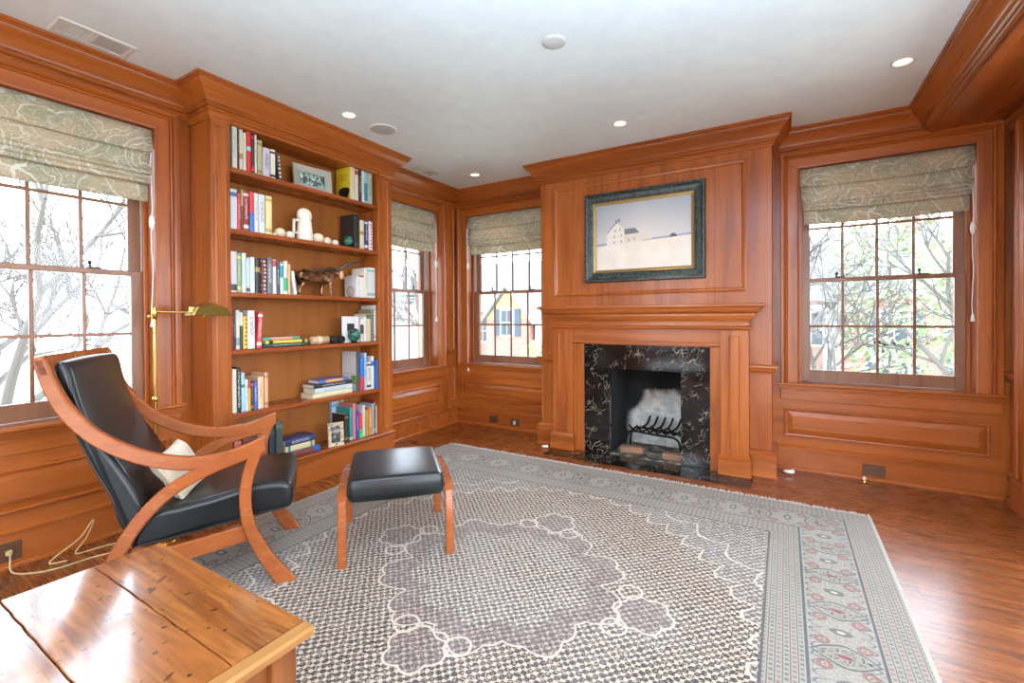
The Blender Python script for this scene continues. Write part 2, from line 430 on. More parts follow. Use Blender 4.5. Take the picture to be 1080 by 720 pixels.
# ------------------------------------------------------------------ roman blinds
def blind_material():
    m = Mat('paisley_blind_fabric', 0.85); x, y, z = m.coords()
    u = x + y
    wx = m.noise(m.vec(u * 5.0, z * 5.0, 0.3), 1.0, 2.0); wz = m.noise(m.vec(u * 5.0, z * 5.0, 8.3), 1.0, 2.0)
    uu = u + (wx - 0.5) * 0.22; zz = z + (wz - 0.5) * 0.22
    vo = m.voronoi(m.vec(uu, zz, 0.0), 3.9, 'F1', 1.0)
    sx = m.t.nodes.new('ShaderNodeSeparateXYZ'); m.t.links.new(vo.outputs['Position'], sx.inputs[0])
    dx = uu - V(m.t, sx.outputs[0]); dz = zz - V(m.t, sx.outputs[1])
    d = V(m.t, vo.outputs['Distance']); ang = dz.atan2(dx)
    sp = (d * 44.0 + ang).sin()
    line = sp.ramp(0.72, 0.93) * d.ramp(0.60, 0.40)
    sp2 = (d * 120.0 - ang * 2.0).sin().ramp(.6, .95) * d.ramp(.5, .3) * .35
    ed = m.voronoi(m.vec(uu, zz, 0.0), 3.9, 'DISTANCE_TO_EDGE', 1.0)
    e = V(m.t, ed.outputs['Distance']); line2 = (e - 0.07 - (wx - .5) * .12).abs().ramp(0.014, 0.004)
    w = m.noise(m.vec(u * 14, z * 14, 2.0), 1.0, 2.0, 0.5, 3.0)
    sw = (w - 0.5).abs().ramp(0.035, 0.012)
    f = (line * 0.85 + line2 * 0.75 + sw * 0.55 + sp2).clamp()
    base = m.mix(m.noise(m.vec(u * 6, z * 6, 5.0), 1.0, 1.0).ramp(.35, .65), rgb(160, 154, 126), rgb(188, 168, 138))
    m.color(m.mix(f, base, rgb(226, 224, 212)))
    m.b.inputs['Sheen Weight'].default_value = 0.3
    # cloth lets some daylight through
    tl = m.t.nodes.new('ShaderNodeBsdfTranslucent'); tl.inputs[0].default_value = (*rgb(170, 168, 150), 1)
    mx = m.t.nodes.new('ShaderNodeMixShader'); mx.inputs[0].default_value = 0.16
    m.t.links.new(m.b.outputs[0], mx.inputs[1]); m.t.links.new(tl.outputs[0], mx.inputs[2]); m.t.links.new(mx.outputs[0], m.out.inputs[0])
    return m.m
BLF = blind_material()
CORDM = plain('white_cord', rgb(236, 236, 238), 0.5)
def blind(mp, u0, u1, label, cord_right=True):
    root = thing('roman_blind', label, 'blind', mp((u0 + u1) / 2, 1.965, 0), 0, 'paisley roman blinds in the windows')
    ox = Vector(root.location)
    q = lambda u, v, w: tuple(Vector(mp(u, v, w)) - ox)
    NS = 14
    def sheet(prof, a, b, name, droop=0.0, par=root):
        rs = []
        for i in range(NS + 1):
            s_ = i / NS; uu = a + (b - a) * s_
            sag = 0.006 * sin(pi * s_) - droop * (abs(2 * s_ - 1) ** 6)
            wob = 0.002 * sin(17 * s_ + prof[0][0] * 30)
            k = len(prof) - 1
            rs.append([q(uu, v - sag * (j / k) , w + wob * (j / k)) for j, (v, w) in enumerate(prof)])
        mb = MB().rings(rs, False, False, True)
        o = mb.build(name, BLF, par)
        so = o.modifiers.new('thickness', 'SOLIDIFY'); so.thickness = 0.004; so.offset = 0
        return o
    a, b = u0 + .006, u1 - .006
    sheet([(2.416, -.012), (2.37, -.004), (2.31, .006), (2.283, .013), (2.268, .020), (2.262, .016), (2.266, .004)], a - .002, b + .002, 'front_fold', .018)
    sheet([(2.285, -.002), (2.23, .008), (2.18, .020), (2.160, .028), (2.152, .024), (2.158, .006)], a + .006, b - .006, 'middle_fold', .012)
    for k, zz in enumerate((2.135, 2.105, 2.078)):
        sheet([(zz + .045, .000), (zz + .018, .020), (zz, .032), (zz - .008, .027), (zz - .002, .006)], a + .012 + .004 * k, b - .012 - .004 * k, 'stacked_fold', .006)
    sheet([(2.10, -.002), (2.04, .003), (1.99, .004), (1.967, .003)], a + .024, b - .024, 'bottom_flap', 0.0)
    hr = MB().box((a + .01, 2.385, -.075), (b - .01, 2.417, -.02), .004); hr.v = [q(*p) for p in hr.v]; hr.build('headrail', CORDM, root)
    uc = (b - .012) if cord_right else (a + .012)
    z1 = 1.245 if cord_right else 0.66
    mb = MB(); pts = [q(uc + .004 * sin(5 * i), 2.27 - i * (2.27 - z1) / 12, .022 + .004 * cos(3 * i)) for i in range(13)]
    mb.tube(pts, .0028, 6); c = mb.build('cord', CORDM, root)
    zc = 1.84
    mb = MB().lathe([(.004, .045), (.012, .03), (.016, 0), (.012, -.03), (.004, -.045)], 10, q(uc, zc, .024)); mb.build('cord_connector', CORDM, c)
    mb = MB().lathe([(.004, .03), (.007, .022), (.013, -.02), (.013, -.026)], 12, q(uc, z1 - .02, .024)); mb.build('tassel', CORDM, c)
    return root
blind(mapL, *W1, 'grey-green paisley roman blind in the large near window beside the armchair')
blind(mapL, W2[0], W2[1], 'grey-green paisley roman blind in the narrow window beyond the bookcase')
blind(mapB, *W3, 'grey-green paisley roman blind between the corner and the chimney breast', False)
blind(mapB, *W4, 'grey-green paisley roman blind right of the fireplace under the beam')

# ------------------------------------------------------------------ fireplace
def marble(name, shift=0.0):
    m = Mat(name, 0.10); x, y, z = m.coords(); x = x + shift
    p = m.vec(x, y, z)
    wa = m.noise(p, 3.0, 3.0); wb = m.noise(m.vec(x + 9.0, y, z), 3.0, 3.0)
    q = m.vec(x + (wa - .5) * .5, y + (wb - .5) * .4, z + (wa - .5) * .5)
    e1 = V(m.t, m.voronoi(q, 5.0, 'DISTANCE_TO_EDGE').outputs['Distance'])
    e2 = V(m.t, m.voronoi(q, 17.0, 'DISTANCE_TO_EDGE').outputs['Distance'])
    k1 = m.noise(p, 6.0, 2.0).ramp(0.50, 0.62); k2 = m.noise(m.vec(x, y + 5.0, z), 8.0, 2.0).ramp(0.50, 0.62)
    v1 = e1.ramp(0.018, 0.003) * k1; v2 = e2.ramp(0.04, 0.010) * k2
    base = m.mix(m.noise(p, 4.0, 3.0).ramp(.4, .7), rgb(16, 13, 12), rgb(40, 31, 27))
    c = m.mix((v1 * 0.7).clamp(), base, rgb(196, 182, 158)); c = m.mix((v2 * 0.55).clamp(), c, rgb(186, 176, 160))
    m.color(c); return m.m
MARB = marble('dark_emperador_marble')
fs = thing('fireplace_surround', 'dark brown marble surround with white veins framing the firebox', 'fireplace', (-1.05, 3.96, 0))
def loc(o): return lambda x, y, z: (x - o.location.x, y - o.location.y, z - o.location.z)
L_ = loc(fs)
MB().box((-1.60, 3.965, .776), (-.505, CF - .0005, 1.012), .003, L_).build('lintel_slab', MARB, fs)
for a, b in ((-1.60, -1.352), (-.742, -.505)):
    MB().box((a, 3.967, .0065), (b, CF - .0005, .775), .003, L_).build('jamb_slab', MARB, fs)
# firebox
m = Mat('sooty_firebrick', 0.95); x, y, z = m.coords()
n = m.noise(m.vec(x * 4, y * 4, z * 4), 1.0, 4.0); n2 = m.noise(m.vec(x * 14, y * 14, z * 14), 1.0, 3.0)
x, y = x - 1.05, y + 4.2
dx = x + 0.95
bnd = 0.56 - dx * dx * 2.0 + (n - 0.5) * 0.34
clean = (bnd - z).ramp(-0.03, 0.06) * y.gt(4.44)
clean = clean * (x + (n - .5) * .1).ramp(-1.36, -1.26)
br = ((z / 0.115).fract().lt(0.06)).max(((x + 0.06) / 0.23).fract().lt(0.03))
ash = m.mix(n2.ramp(.4, .65), rgb(188, 186, 182), rgb(222, 218, 210))
ash = m.mix((br * 0.35), ash, rgb(150, 140, 130))
rim = (bnd - z).ramp(0.14, 0.0)
ash = m.mix((rim * 0.8 * n2).clamp(), ash, rgb(150, 106, 72))
soot = m.mix(n.ramp(.4, .7), rgb(9, 9, 10), rgb(34, 32, 30))
m.color(m.mix(clean, soot, ash)); FB = m.m
m = Mat('ashy_hearth_floor', 0.9); x, y, z = m.coords()
n = m.noise(m.vec(x * 9, y * 9, z), 1.0, 4.0)
m.color(m.mix(n.ramp(.42, .6), rgb(58, 54, 48), rgb(150, 142, 128))); ASH = m.m
fb = thing('firebox', 'sooty brick firebox with a whitened lower back wall behind the grate', 'fireplace', (-1.05, 4.2, 0)); L_ = loc(fb)
MB().box((-1.418, 4.46, .0005), (-.682, 4.60, .838), 0, L_).build('back_wall', FB, fb)
MB().box((-1.418, 4.017, .0005), (-1.352, 4.46, .838), 0, L_).build('side_wall', FB, fb)
MB().box((-.742, 4.017, .0005), (-.682, 4.46, .838), 0, L_).build('side_wall', FB, fb)
MB().box((-1.352, 4.017, .79), (-.742, 4.46, .838), 0, L_).build('throat', plain('black_soot', rgb(10, 10, 10), .95), fb)
MB().box((-1.352, 3.97, .0005), (-.742, 4.46, .010), 0, L_).build('ash_floor', ASH, fb)
# iron grate
IRON = plain('black_iron', rgb(22, 20, 20), 0.55, Metallic=0.6)
gr = thing('fireplace_grate', 'black iron log grate with upturned fingers inside the firebox', 'grate', (-1.03, 4.25, .010)); L_ = loc(gr)
for yy in (4.17, 4.34):
    MB().tube(smooth_path([(-1.275, yy, .0105), (-1.265, yy, .12), (-1.235, yy, .178), (-1.17, yy, .19), (-1.0, yy, .178), (-.87, yy, .175), (-.81, yy, .155), (-.785, yy, .10), (-.78, yy, .0105)], 5), .010, 8, L_).build('rail', IRON, gr)
for k in range(6):
    xx = -1.18 + k * .07
    MB().tube(smooth_path([(xx + .075, 4.43, .29), (xx + .055, 4.39, .225), (xx + .03, 4.34, .201), (xx, 4.17, .20), (xx - .01, 4.13, .215), (xx - .035, 4.10, .262)], 4), .0095, 7, L_).build('finger', IRON, gr)
BRK = plain('old_brick', rgb(140, 104, 82), 0.9)
for xx, yy, rz, lb in ((-1.19, 4.09, .25, 'worn brick lying at the left foot of the fireplace grate'), (-.80, 4.05, -.1, 'worn brick lying at the right foot of the fireplace grate')):
    o = MB().box((-.105, -.05, 0), (.105, .05, .062), .014).build('brick', BRK, None, (xx, yy, .0105)); o.rotation_euler.z = rz
    tag(o, lb, 'brick')
# hearth
he = thing('hearth', 'polished dark marble hearth slab with a mitred wooden border', 'hearth', (-1.05, 3.8, 0)); L_ = loc(he)
MB().box((-1.60, 3.68, -.01), (-1.345, 3.97, .006), .001, L_).build('marble_slab', MARB, he)
MB().box((-1.885, 3.68, -.01), (-1.6025, 3.83, .006), .001, L_).build('marble_slab', MARB, he)
MB().box((-1.3435, 3.68, -.01), (-.745, 3.97, .006), .001, L_).build('marble_slab', MARB, he)
MB().box((-.7435, 3.68, -.01), (-.207, 3.97, .006), .001, L_).build('marble_slab', MARB, he)
HB = wood('hearth_border_oak', 'x', rgb(66, 32, 12), rgb(118, 62, 26), rgb(146, 84, 40), 0.25)
mb = MB()
for poly in ([(-2.035, 3.56), (-.07, 3.56), (-.206, 3.679), (-1.886, 3.679)], [(-2.035, 3.56), (-1.886, 3.679), (-1.886, 3.98), (-2.035, 3.98)], [(-.07, 3.56), (-.07, 3.98), (-.206, 3.98), (-.206, 3.679)]):
    n_ = len(poly); mb.add([(*p, -.005) for p in poly] + [(*p, .0045) for p in poly], [tuple(range(n_, 2 * n_))] + [(i, (i + 1) % n_, n_ + (i + 1) % n_, n_ + i) for i in range(n_)], False, L_)
mb.build('wood_border', HB, he)
# mantel
mt = thing('fireplace_mantel', 'carved cherry mantelpiece with stepped shelf and panelled legs around the marble', 'mantel', (-1.06, 3.95, 0)); L_ = loc(mt)
MX0, MX1, MF = -1.886, -.234, 3.91
STEP = [(0, 1.135), (.006, 1.135), (.010, 1.142), (.020, 1.145), (.022, 1.156), (.018, 1.162), (.002, 1.168), (.002, 1.198), (.012, 1.200), (.014, 1.208), (.026, 1.222), (.032, 1.236), (.034, 1.246), (.044, 1.247), (.044, 1.262), (.056, 1.272), (.070, 1.280), (.078, 1.294), (.080, 1.304), (.088, 1.305), (.090, 1.314), (.106, 1.316), (.110, 1.322), (.110, 1.334), (.106, 1.340), (0, 1.340)]
MB().sweep([(MX0, CF - .001), (MX0, MF), (MX1, MF), (MX1, CF - .001)], STEP, -1, mp=L_).box((MX0, MF, 1.13), (MX1, CF - .001, 1.3385), 0, L_).build('mantel_shelf', WX, mt)
MB().box((-1.69, MF + .03, 1.004), (-.43, CF - .001, 1.134), .002, L_).sweep([(-1.69, 1.008), (-.43, 1.008)], [(0, 0), (0, .01), (.018, .01), (.022, .0)], 1, mp=lambda u, v, w: L_(u, MF + .03 - w, v)).build('header_board', WX, mt)
mb = MB()
for a, b in ((-1.69, -1.592), (-.513, -.43)): mb.box((a, MF + .035, .0065), (b, CF - .001, 1.01), .003, L_)
mb.box((-1.69, MF + .035, .995), (-.43, CF - .001, 1.03), .003, L_)
mb.build('inner_casing', WZ, mt)
for a, b in ((MX0, -1.688), (-.432, MX1)):
    lg = MB().box((a, MF, .0065), (b, CF - .001, 1.134), .002, L_)
    c_ = (a + b) / 2
    lg.panel(c_ - .044, c_ + .044, .185, 1.10, [(0, -.002), (0, .006), (.008, .008), (.014, .001), (.018, .001)], lambda u, v, w: L_(u, MF - w, v))
    lo = lg.build('leg', WZ, mt)
    pl = MB().box((a - .018, MF - .032, .0065), (b + .018, CF - .045, .142), .004, L_)
    pl.rings([[(a - .018, MF - .032, .142), (b + .018, MF - .032, .142), (b + .018, CF - .045, .142), (a - .018, CF - .045, .142)], [(a - .003, MF - .004, .162), (b + .003, MF - .004, .162), (b + .003, CF - .045, .162), (a - .003, CF - .045, .162)]], True, True, False, L_)
    pl.build('plinth', WX, lo)

# ------------------------------------------------------------------ picture over the mantel
pic = thing('framed_painting', 'painting of a white farmhouse in snow in a dark verdigris frame above the mantel', 'picture', (-1.07, CF - .004, 1.96))
pm = lambda u, v, w: (u, -w, v)
m = Mat('verdigris_frame', 0.35, Metallic=0.3); x, y, z = m.coords(); n = m.noise(m.vec(x * 60, y * 60, z * 60), 1.0, 4.0, .7)
m.color(m.mix(n.ramp(.40, .66), rgb(34, 34, 31), rgb(74, 86, 82))); VG = m.m
GOLD = plain('worn_gold_leaf', rgb(150, 124, 78), 0.35, Metallic=0.7)
w_, h_ = .52, .403
MB().sweep([(-w_ + .085, -h_ + .085), (w_ - .085, -h_ + .085), (w_ - .085, h_ - .085), (-w_ + .085, h_ - .085)], [(0.0, .004), (0.0, .02), (.02, .026), (.05, .030), (.066, .040), (.080, .040), (.085, .030), (.085, .0), (0, .0)], -1, True, pm).build('outer_frame', VG, pic)
MB().sweep([(-w_ + .11, -h_ + .11), (w_ - .11, -h_ + .11), (w_ - .11, h_ - .11), (-w_ + .11, h_ - .11)], [(0, .002), (0, .010), (.008, .012), (.009, .018), (.018, .02), (.026, .024), (.026, .001), (0, .0)], -1, True, pm).build('gilt_liner', GOLD, pic)
m = Mat('snow_scene_paint', 0.55); x, y, z = m.coords()
n = m.noise(m.vec(x * 7, 0.0, z * 7), 1.0, 4.0); n2 = m.noise(m.vec(x * 3, 4.0, z * 3), 1.0, 2.0)
hz = -.055 + (x * 0.05) + (n2 - .5) * .01
sky = m.mix((((z - hz) * 2.2 + (x.abs() * .7)) .clamp() * (n * .4 + .75)).clamp(), rgb(216, 212, 210), rgb(160, 166, 182))
snow = m.mix(n.ramp(.3, .75), rgb(232, 226, 218), rgb(222, 214, 204))
far = (z - hz).band(-.001, .016) * (x + (n - .5) * .2).gt(.02); far = far.max((z - hz).band(-.001, .022) * x.lt(-.3))
c = m.mix(z.gt(hz), snow, sky); c = m.mix(far * .7, c, rgb(120, 138, 166))
m.color(c)
cv = MB().box((-w_ + .108, .001, -h_ + .108), (w_ - .108, -.004, h_ - .108)).build('canvas', m.m, pic)
def flat(name, poly, mat, par, y=-.0045, th=.0008):
    n_ = len(poly); return MB().add([(p[0], y, p[1]) for p in poly] + [(p[0], y - th, p[1]) for p in poly], [tuple(range(n_)), tuple(range(n_, 2 * n_))] + [(i, (i + 1) % n_, n_ + (i + 1) % n_, n_ + i) for i in range(n_)]).build(name, mat, par)
HW = plain('painted_house_white', rgb(226, 222, 214), .6); HW2 = plain('painted_house_shade', rgb(212, 206, 194), .6)
HR = plain('painted_roof_grey', rgb(110, 116, 120), .6); HDK = plain('painted_dark', rgb(90, 90, 96), .6)
flat('painted_house', [(-.318, -.075), (-.318, .03), (-.225, .125), (-.155, .062), (-.155, -.065)], HW, cv)
flat('painted_roof', [(-.322, .028), (-.245, .112), (-.222, .128), (-.225, .120), (-.315, .028)], HR, cv, -.0054)
flat('painted_roof', [(-.155, .062), (-.06, .066), (-.02, .02), (-.15, .012)], HR, cv)
flat('painted_house', [(-.155, .012), (-.025, .020), (-.025, -.05), (-.155, -.065)], HW2, cv)
flat('painted_house', [(-.025, -.012), (.02, .008), (.09, -.02), (.09, -.045), (-.025, -.05)], HW2, cv)
for p in ((-.232, .118), (-.208, .128)): flat('painted_chimney', [(p[0], p[1]), (p[0], p[1] + .03), (p[0] + .012, p[1] + .03), (p[0] + .012, p[1])], HDK, cv, -.0055)
for px, pz in ((-.235, .055), (-.192, .062), (-.245, .0), (-.180, .008), (-.245, -.05), (-.180, -.045), (-.115, -.035), (-.065, -.03)):
    flat('painted_window', [(px - .006, pz - .011), (px - .006, pz + .011), (px + .006, pz + .011), (px + .006, pz - .011)], plain('painted_pane', rgb(150, 156, 168), .6) if px == -.235 and pz > .05 else bpy.data.materials['painted_pane'], cv, -.0055)
flat('painted_bush', smooth_path([(.235, -.045), (.245, -.02), (.27, -.012), (.29, -.025), (.295, -.042)], 3), HDK, cv)

# ------------------------------------------------------------------ bookcase
bc = thing('bookcase', 'tall built-in cherry bookcase with five open shelves and crown moulding', 'bookcase', (BF, (BY0 + BY1) / 2, 0)); L_ = loc(bc)
S0, S1, XBK = 1.613, 2.872, -3.335
for a, b in ((BY0, S0), (S1, BY1)):
    sp = MB().box((XL + .002, a, .0), (BF, b, HC - .002), .003, L_)
    c_ = (a + b) / 2; hw = .036
    sp.panel(c_ - hw, c_ + hw, .26, 2.48, [(0, -.002), (0, .005), (.006, .007), (.012, .001), (.014, .001)], lambda u, v, w: L_(BF + w, u, v))
    pa = sp.build('pilaster', WZ, bc)
    MB().sweep([(XL + .01, a), (BF, a), (BF, b)] if a == BY0 else [(BF, a), (BF, b), (XL + .01, b)], [(0, 2.505), (.006, 2.505), (.008, 2.515), (.016, 2.522), (.018, 2.54), (0, 2.54)], -1 if True else 1, mp=L_).build('capital', WY, pa)
MB().box((XL + .003, S0, .0), (XBK, S1, HC - .002), 0, L_).build('back_panel', WI, bc)
MB().box((XBK, S0, 2.515), (BF, S1, HC - .002), .002, L_).build('frieze', WY, bc)
MB().box((XBK, S0 - .0, .02), (BF + .004, S1, .205), .002, L_).box((XBK, BY0 - .004, 0), (BF + .018, BY1 + .004, .17), .004, L_).box((BF - .02, BY0 - .006, .168), (BF + .02, BY1 + .006, .182), .005, L_).box((BF - .02, BY0 - .008, .198), (BF + .028, BY1 + .012, .214), .006, L_).build('plinth_base', WY, bc)
SHZ = [2.235, 1.835, 1.42, 1.04, .62, .215]
for zz in SHZ[:5]:
    MB().box((XBK, S0, zz - .032), (BF + .004, S1, zz), .005, L_).build('shelf', WSH, bc)
MB().box((XBK, S0, .20), (BF + .002, S1, .2145), .003, L_).build('shelf', WSH, bc)
MB().sweep(cpath, CROWN, -1, segs=[1, 2, 3], mp=L_).build('crown', WY, bc)
# ------------------------------------------------------------------ books
_bm = {}
def book_mat(base, ink, lo=.3, hi=.82, style=0):
    key = (base, ink, lo, hi, style)
    if key in _bm: return _bm[key]
    m = Mat('book_cover', 0.42); gx, gy, gz = m.coords('Generated'); x, y, z = m.coords()
    sp = gx.gt(.93)
    c = base
    if style in (0, 2):                                            # a column of small title marks on the spine
        n = m.noise(m.vec(y * 150, z * 85, 3.0), 1.0, 1.0, .5)
        mk = n.gt(.52) * gz.band(lo, hi) * gy.band(.28, .72) * sp
        c = m.mix(mk * .85, c, ink)
    if style in (1, 2):                                            # coloured bands across the spine
        bd = (gz.band(.86, .93) + gz.band(.07, .16)).clamp() * sp
        c = m.mix(bd, c, ink)
    if style == 3:                                                 # big block of the second colour
        c = m.mix(gz.band(lo, hi) * sp, c, ink)
    if style == 4:                                                 # dotted bold spine
        v = V(m.t, m.voronoi(m.vec(y * 30, z * 36, 0.0), 1.0, 'F1', .2).outputs['Distance'])
        c = m.mix(v.lt(.3) * sp, c, ink)
    n = m.noise(m.vec(x * 40, y * 40, z * 40), 1.0, 2.0)
    m.color(m.mix(n * .12, c, rgb(120, 112, 100)))
    _bm[key] = m.m; return m.m
PAGES = plain('book_pages', rgb(226, 214, 188), .8)
def book_mesh(th, h, dp, mat, mat_pages, name='book', par=None):
    """spine on +x, thickness along y (centred), height along z, standing on z = 0"""
    c = min(.0035, th * .18); n = 5; hull = []
    t = th / 2
    outer = [(-dp, -t)] + [(-c * 1.2, -t)] + [(.0 + .003 * sin(pi * k / n), -t + c * .5 + (th - c) * k / n) for k in range(n + 1)] + [(-c * 1.2, t), (-dp, t)]
    ct = min(.0028, th * .14)
    inner = [(-dp, -t + ct), (-.006, -t + ct), (-.006, t - ct), (-dp, t - ct)]
    poly = outer + inner[::-1]
    k = len(poly)
    mb = MB(); vs = [(p[0], p[1], 0) for p in poly] + [(p[0], p[1], h) for p in poly]
    no = len(outer)
    fs = [(i, (i + 1) % k, k + (i + 1) % k, k + i) for i in range(k)]
    # caps as quads between outer and inner outline
    o1 = list(range(no)); i1 = list(range(no, k))[::-1]
    cap = [(o1[0], o1[1], i1[1], i1[0]), (o1[-2], o1[-1], i1[3], i1[2]), tuple(o1[1:-1]) + (i1[2], i1[1])]
    fs += cap + [tuple(a + k for a in f) for f in cap]
    mb.add(vs, fs)
    o = mb.build(name, mat, par)
    pg = MB().box((-dp + .004, -t + ct * .9, .003), (-.005, t - ct * .9, h - .003)).build('pages', mat_pages, o)
    return o
XS = -3.125
def C(s):
    s = s.strip('#'); return rgb(int(s[0:2], 16), int(s[2:4], 16), int(s[4:6], 16))
def stand(rows, zshelf, group, xs=XS, dp=.165):
    for (y0, y1, h, base, ink, style, label, *ex) in rows:
        ex = ex[0] if ex else {}
        th = (y1 - y0) * .97
        o = book_mesh(th, h, ex.get('dp', dp), book_mat(C(base), C(ink), ex.get('lo', .3), ex.get('hi', .82), style), PAGES)
        o.location = (ex.get('x', xs), (y0 + y1) / 2, zshelf + .0015)
        if 'lean' in ex:
            o.rotation_euler.x = ex['lean']
            if ex['lean'] > 0: o.location.z += th / 2 * sin(ex['lean'])
            else: o.location.z += th / 2 * sin(-ex['lean'])
        tag(o, label, 'book', group)
    return o
z1, z2, z3, z4, z5, z6 = SHZ
g = 'books on the left of the top shelf'
stand([(1.628, 1.644, .279, '26382f', '8a9480', 0, 'dark green book at the far left end of the top shelf'),
 (1.646, 1.680, .283, 'd9d6cb', 'b9b5a8', 0, 'thick cream book beside the dark green one on the top shelf'),
 (1.681, 1.691, .276, '1d1f24', '888888', 0, 'thin black book between two cream books on the top shelf'),
 (1.692, 1.717, .277, 'd6cbb8', 'b4834c', 3, 'beige book with a tan mark low on its spine, top shelf', {'lo': .28, 'hi': .42}),
 (1.718, 1.739, .262, 'dedbd2', 'c0bcb2', 0, 'off-white book just left of the bright red one on the top shelf'),
 (1.741, 1.772, .286, 'd2232c', '8fd0d6', 3, 'bright red book with a pale blue block on the top shelf', {'lo': .52, 'hi': .62}),
 (1.773, 1.795, .277, '221c20', 'c92a38', 2, 'black book with red lettering beside the red one, top shelf', {'lo': .1, 'hi': .9}),
 (1.796, 1.811, .273, 'd2e0df', '5f9294', 0, 'thin pale blue-white book right of the black and red one, top shelf'),
 (1.813, 1.850, .245, 'b9b083', '8d8458', 1, 'olive-beige book standing near the middle of the top left group'),
 (1.852, 1.904, .206, 'c9c4da', '55506e', 0, 'short lavender-white book with dark lettering on the top shelf'),
 (1.908, 1.944, .210, 'e6e2d6', '35343a', 1, 'short cream book right of the lavender one on the top shelf', {'lo': .2})], z1, g)
stand([(1.968, 1.993, .19, '2b2a2c', 'd8d4cc', 4, 'black and white mottled book leaning at the right end of the top left group', {'lean': .10})], z1, g)
g = 'books on the right of the top shelf'
o = stand([(2.598, 2.650, .278, 'e6d21c', 'd8c9a6', 3, 'yellow book with a black picture on its cover, top shelf', {'lo': -1, 'hi': 2, 'dp': .18})], z1, g)
pc = MB().rings([[(-.075 + .062 * cos(a) * (1 + .2 * sin(3 * a)), yy, .062 + .060 * sin(a) * (1 + .15 * cos(2 * a))) for a in [2 * pi * k / 20 for k in range(20)]] for yy in (-.0262, -.0285)]).build('cover_picture', plain('cover_black', rgb(28, 28, 26), .4), o)
pc['label'] = 'black rounded picture'
tl = MB()
for k in range(5): tl.box((-.13 + k * .02, -.0262, .20), (-.118 + k * .02, -.0268, .222))
for k in range(4): tl.box((-.12 + k * .02, -.0262, .17), (-.108 + k * .02, -.0268, .192))
tl.build('cover_title', plain('cover_gold_ink', rgb(196, 160, 40), .5), o)
stand([(2.652, 2.685, .27, 'dcd6c6', 'a83038', 3, 'cream book with a dark red top on its spine, top shelf', {'lo': .84, 'hi': .97}),
 (2.689, 2.721, .276, '23272c', 'c8ccd0', 0, 'black book with white lettering in the top right group'),
 (2.723, 2.748, .281, 'e4e6e6', '8a9098', 0, 'white book between the black and the blue one, top shelf'),
 (2.750, 2.783, .273, '9cc6d8', '2f86a6', 3, 'light blue book in the top right group', {'lo': .1, 'hi': .65}),
 (2.787, 2.838, .277, 'a9b5a4', '64786a', 0, 'grey-green book at the right end of the top shelf')], z1, g)
g = 'books on the left of the second shelf'
stand([(1.632, 1.675, .266, 'd5dfe8', '3f68a8', 3, 'thick pale blue-white book at the far left of the second shelf', {'lo': .82, 'hi': .92}),
 (1.676, 1.700, .245, 'd8323a', 'f0b8b4', 0, 'bright red book second from the left on the second shelf'),
 (1.701, 1.716, .276, '9aa36a', '5a4a2a', 3, 'thin olive book beside the bright red one, second shelf', {'lo': 0, 'hi': .6}),
 (1.717, 1.753, .275, '9c1f2b', 'e8d0c8', 2, 'dark red book with pale bands on the second shelf'),
 (1.758, 1.788, .275, 'd8404a', '3f7ad0', 3, 'red book with a blue lower half on the second shelf', {'lo': 0, 'hi': .48}),
 (1.789, 1.818, .272, 'e2e4e4', '9aa8ae', 0, 'white book right of the red and blue one, second shelf'),
 (1.820, 1.864, .272, 'd3dfea', 'c85068', 0, 'thick bluish-white book with pink lettering on the second shelf'),
 (1.868, 1.916, .273, 'e0d79a', 'b8ac6c', 1, 'cream-yellow book at the right end of the second shelf group')], z2, g)
g = 'books on the right of the second shelf'
o = stand([(2.635, 2.690, .288, '17191e', '3a4048', 1, 'big black book facing the globe on the second shelf', {'dp': .17})], z2, g)
stand([(2.700, 2.743, .25, 'd9cfae', 'b48a48', 3, 'cream book with tan bands right of the big black book', {'lo': .5, 'hi': .62}),
 (2.750, 2.788, .262, '22336a', 'd8d8e0', 2, 'navy book with white bands on the second shelf right group'),
 (2.795, 2.838, .258, 'e4dcdc', 'c83a40', 4, 'red and white checked book at the right end of the second shelf')], z2, g)
g = 'books on the left of the third shelf'
stand([(1.630, 1.669, .269, 'e6dfe6', '3a3a48', 3, 'white book with a dark foot at the far left of the third shelf', {'lo': .04, 'hi': .2}),
 (1.671, 1.700, .26, '7fa483', 'dccb66', 2, 'green book with yellow lettering second on the third shelf'),
 (1.702, 1.731, .266, 'd9e6ea', 'a0b8c0', 0, 'pale blue-white tall book third on the third shelf'),
 (1.732, 1.756, .234, 'c4d6dc', '2a3038', 3, 'shorter pale blue book with a dark foot, third shelf', {'lo': .03, 'hi': .14}),
 (1.757, 1.789, .245, 'dce8ea', 'b0c4ca', 0, 'bluish-white book just left of the black one, third shelf'),
 (1.792, 1.830, .236, '22211f', 'b08a4c', 3, 'black book with a tan picture on its spine, third shelf', {'lo': .62, 'hi': .76}),
 (1.832, 1.874, .246, '5a1c2a', 'e0c8c0', 4, 'maroon book with speckled bold lettering on the third shelf'),
 (1.876, 1.916, .252, '70767c', 'd8dce0', 0, 'dark grey book right of the maroon one, third shelf'),
 (1.917, 1.944, .243, 'e2dfe0', 'b84048', 3, 'white book with a red head on the third shelf', {'lo': .8, 'hi': .98}),
 (1.946, 1.970, .226, '3a4044', 'c8ccc8', 0, 'thin charcoal book beside the turquoise one, third shelf'),
 (1.971, 1.999, .217, 'cfe6ea', '2aa0b0', 3, 'white book with a turquoise block on the third shelf', {'lo': .55, 'hi': .95}),
 (2.000, 2.030, .243, 'e4ddcc', '3fae78', 3, 'cream book with a green block on the third shelf', {'lo': .1, 'hi': .5}),
 (2.031, 2.053, .223, 'e2b48c', 'c89468', 0, 'peach book near the right end of the third shelf group')], z3, g)
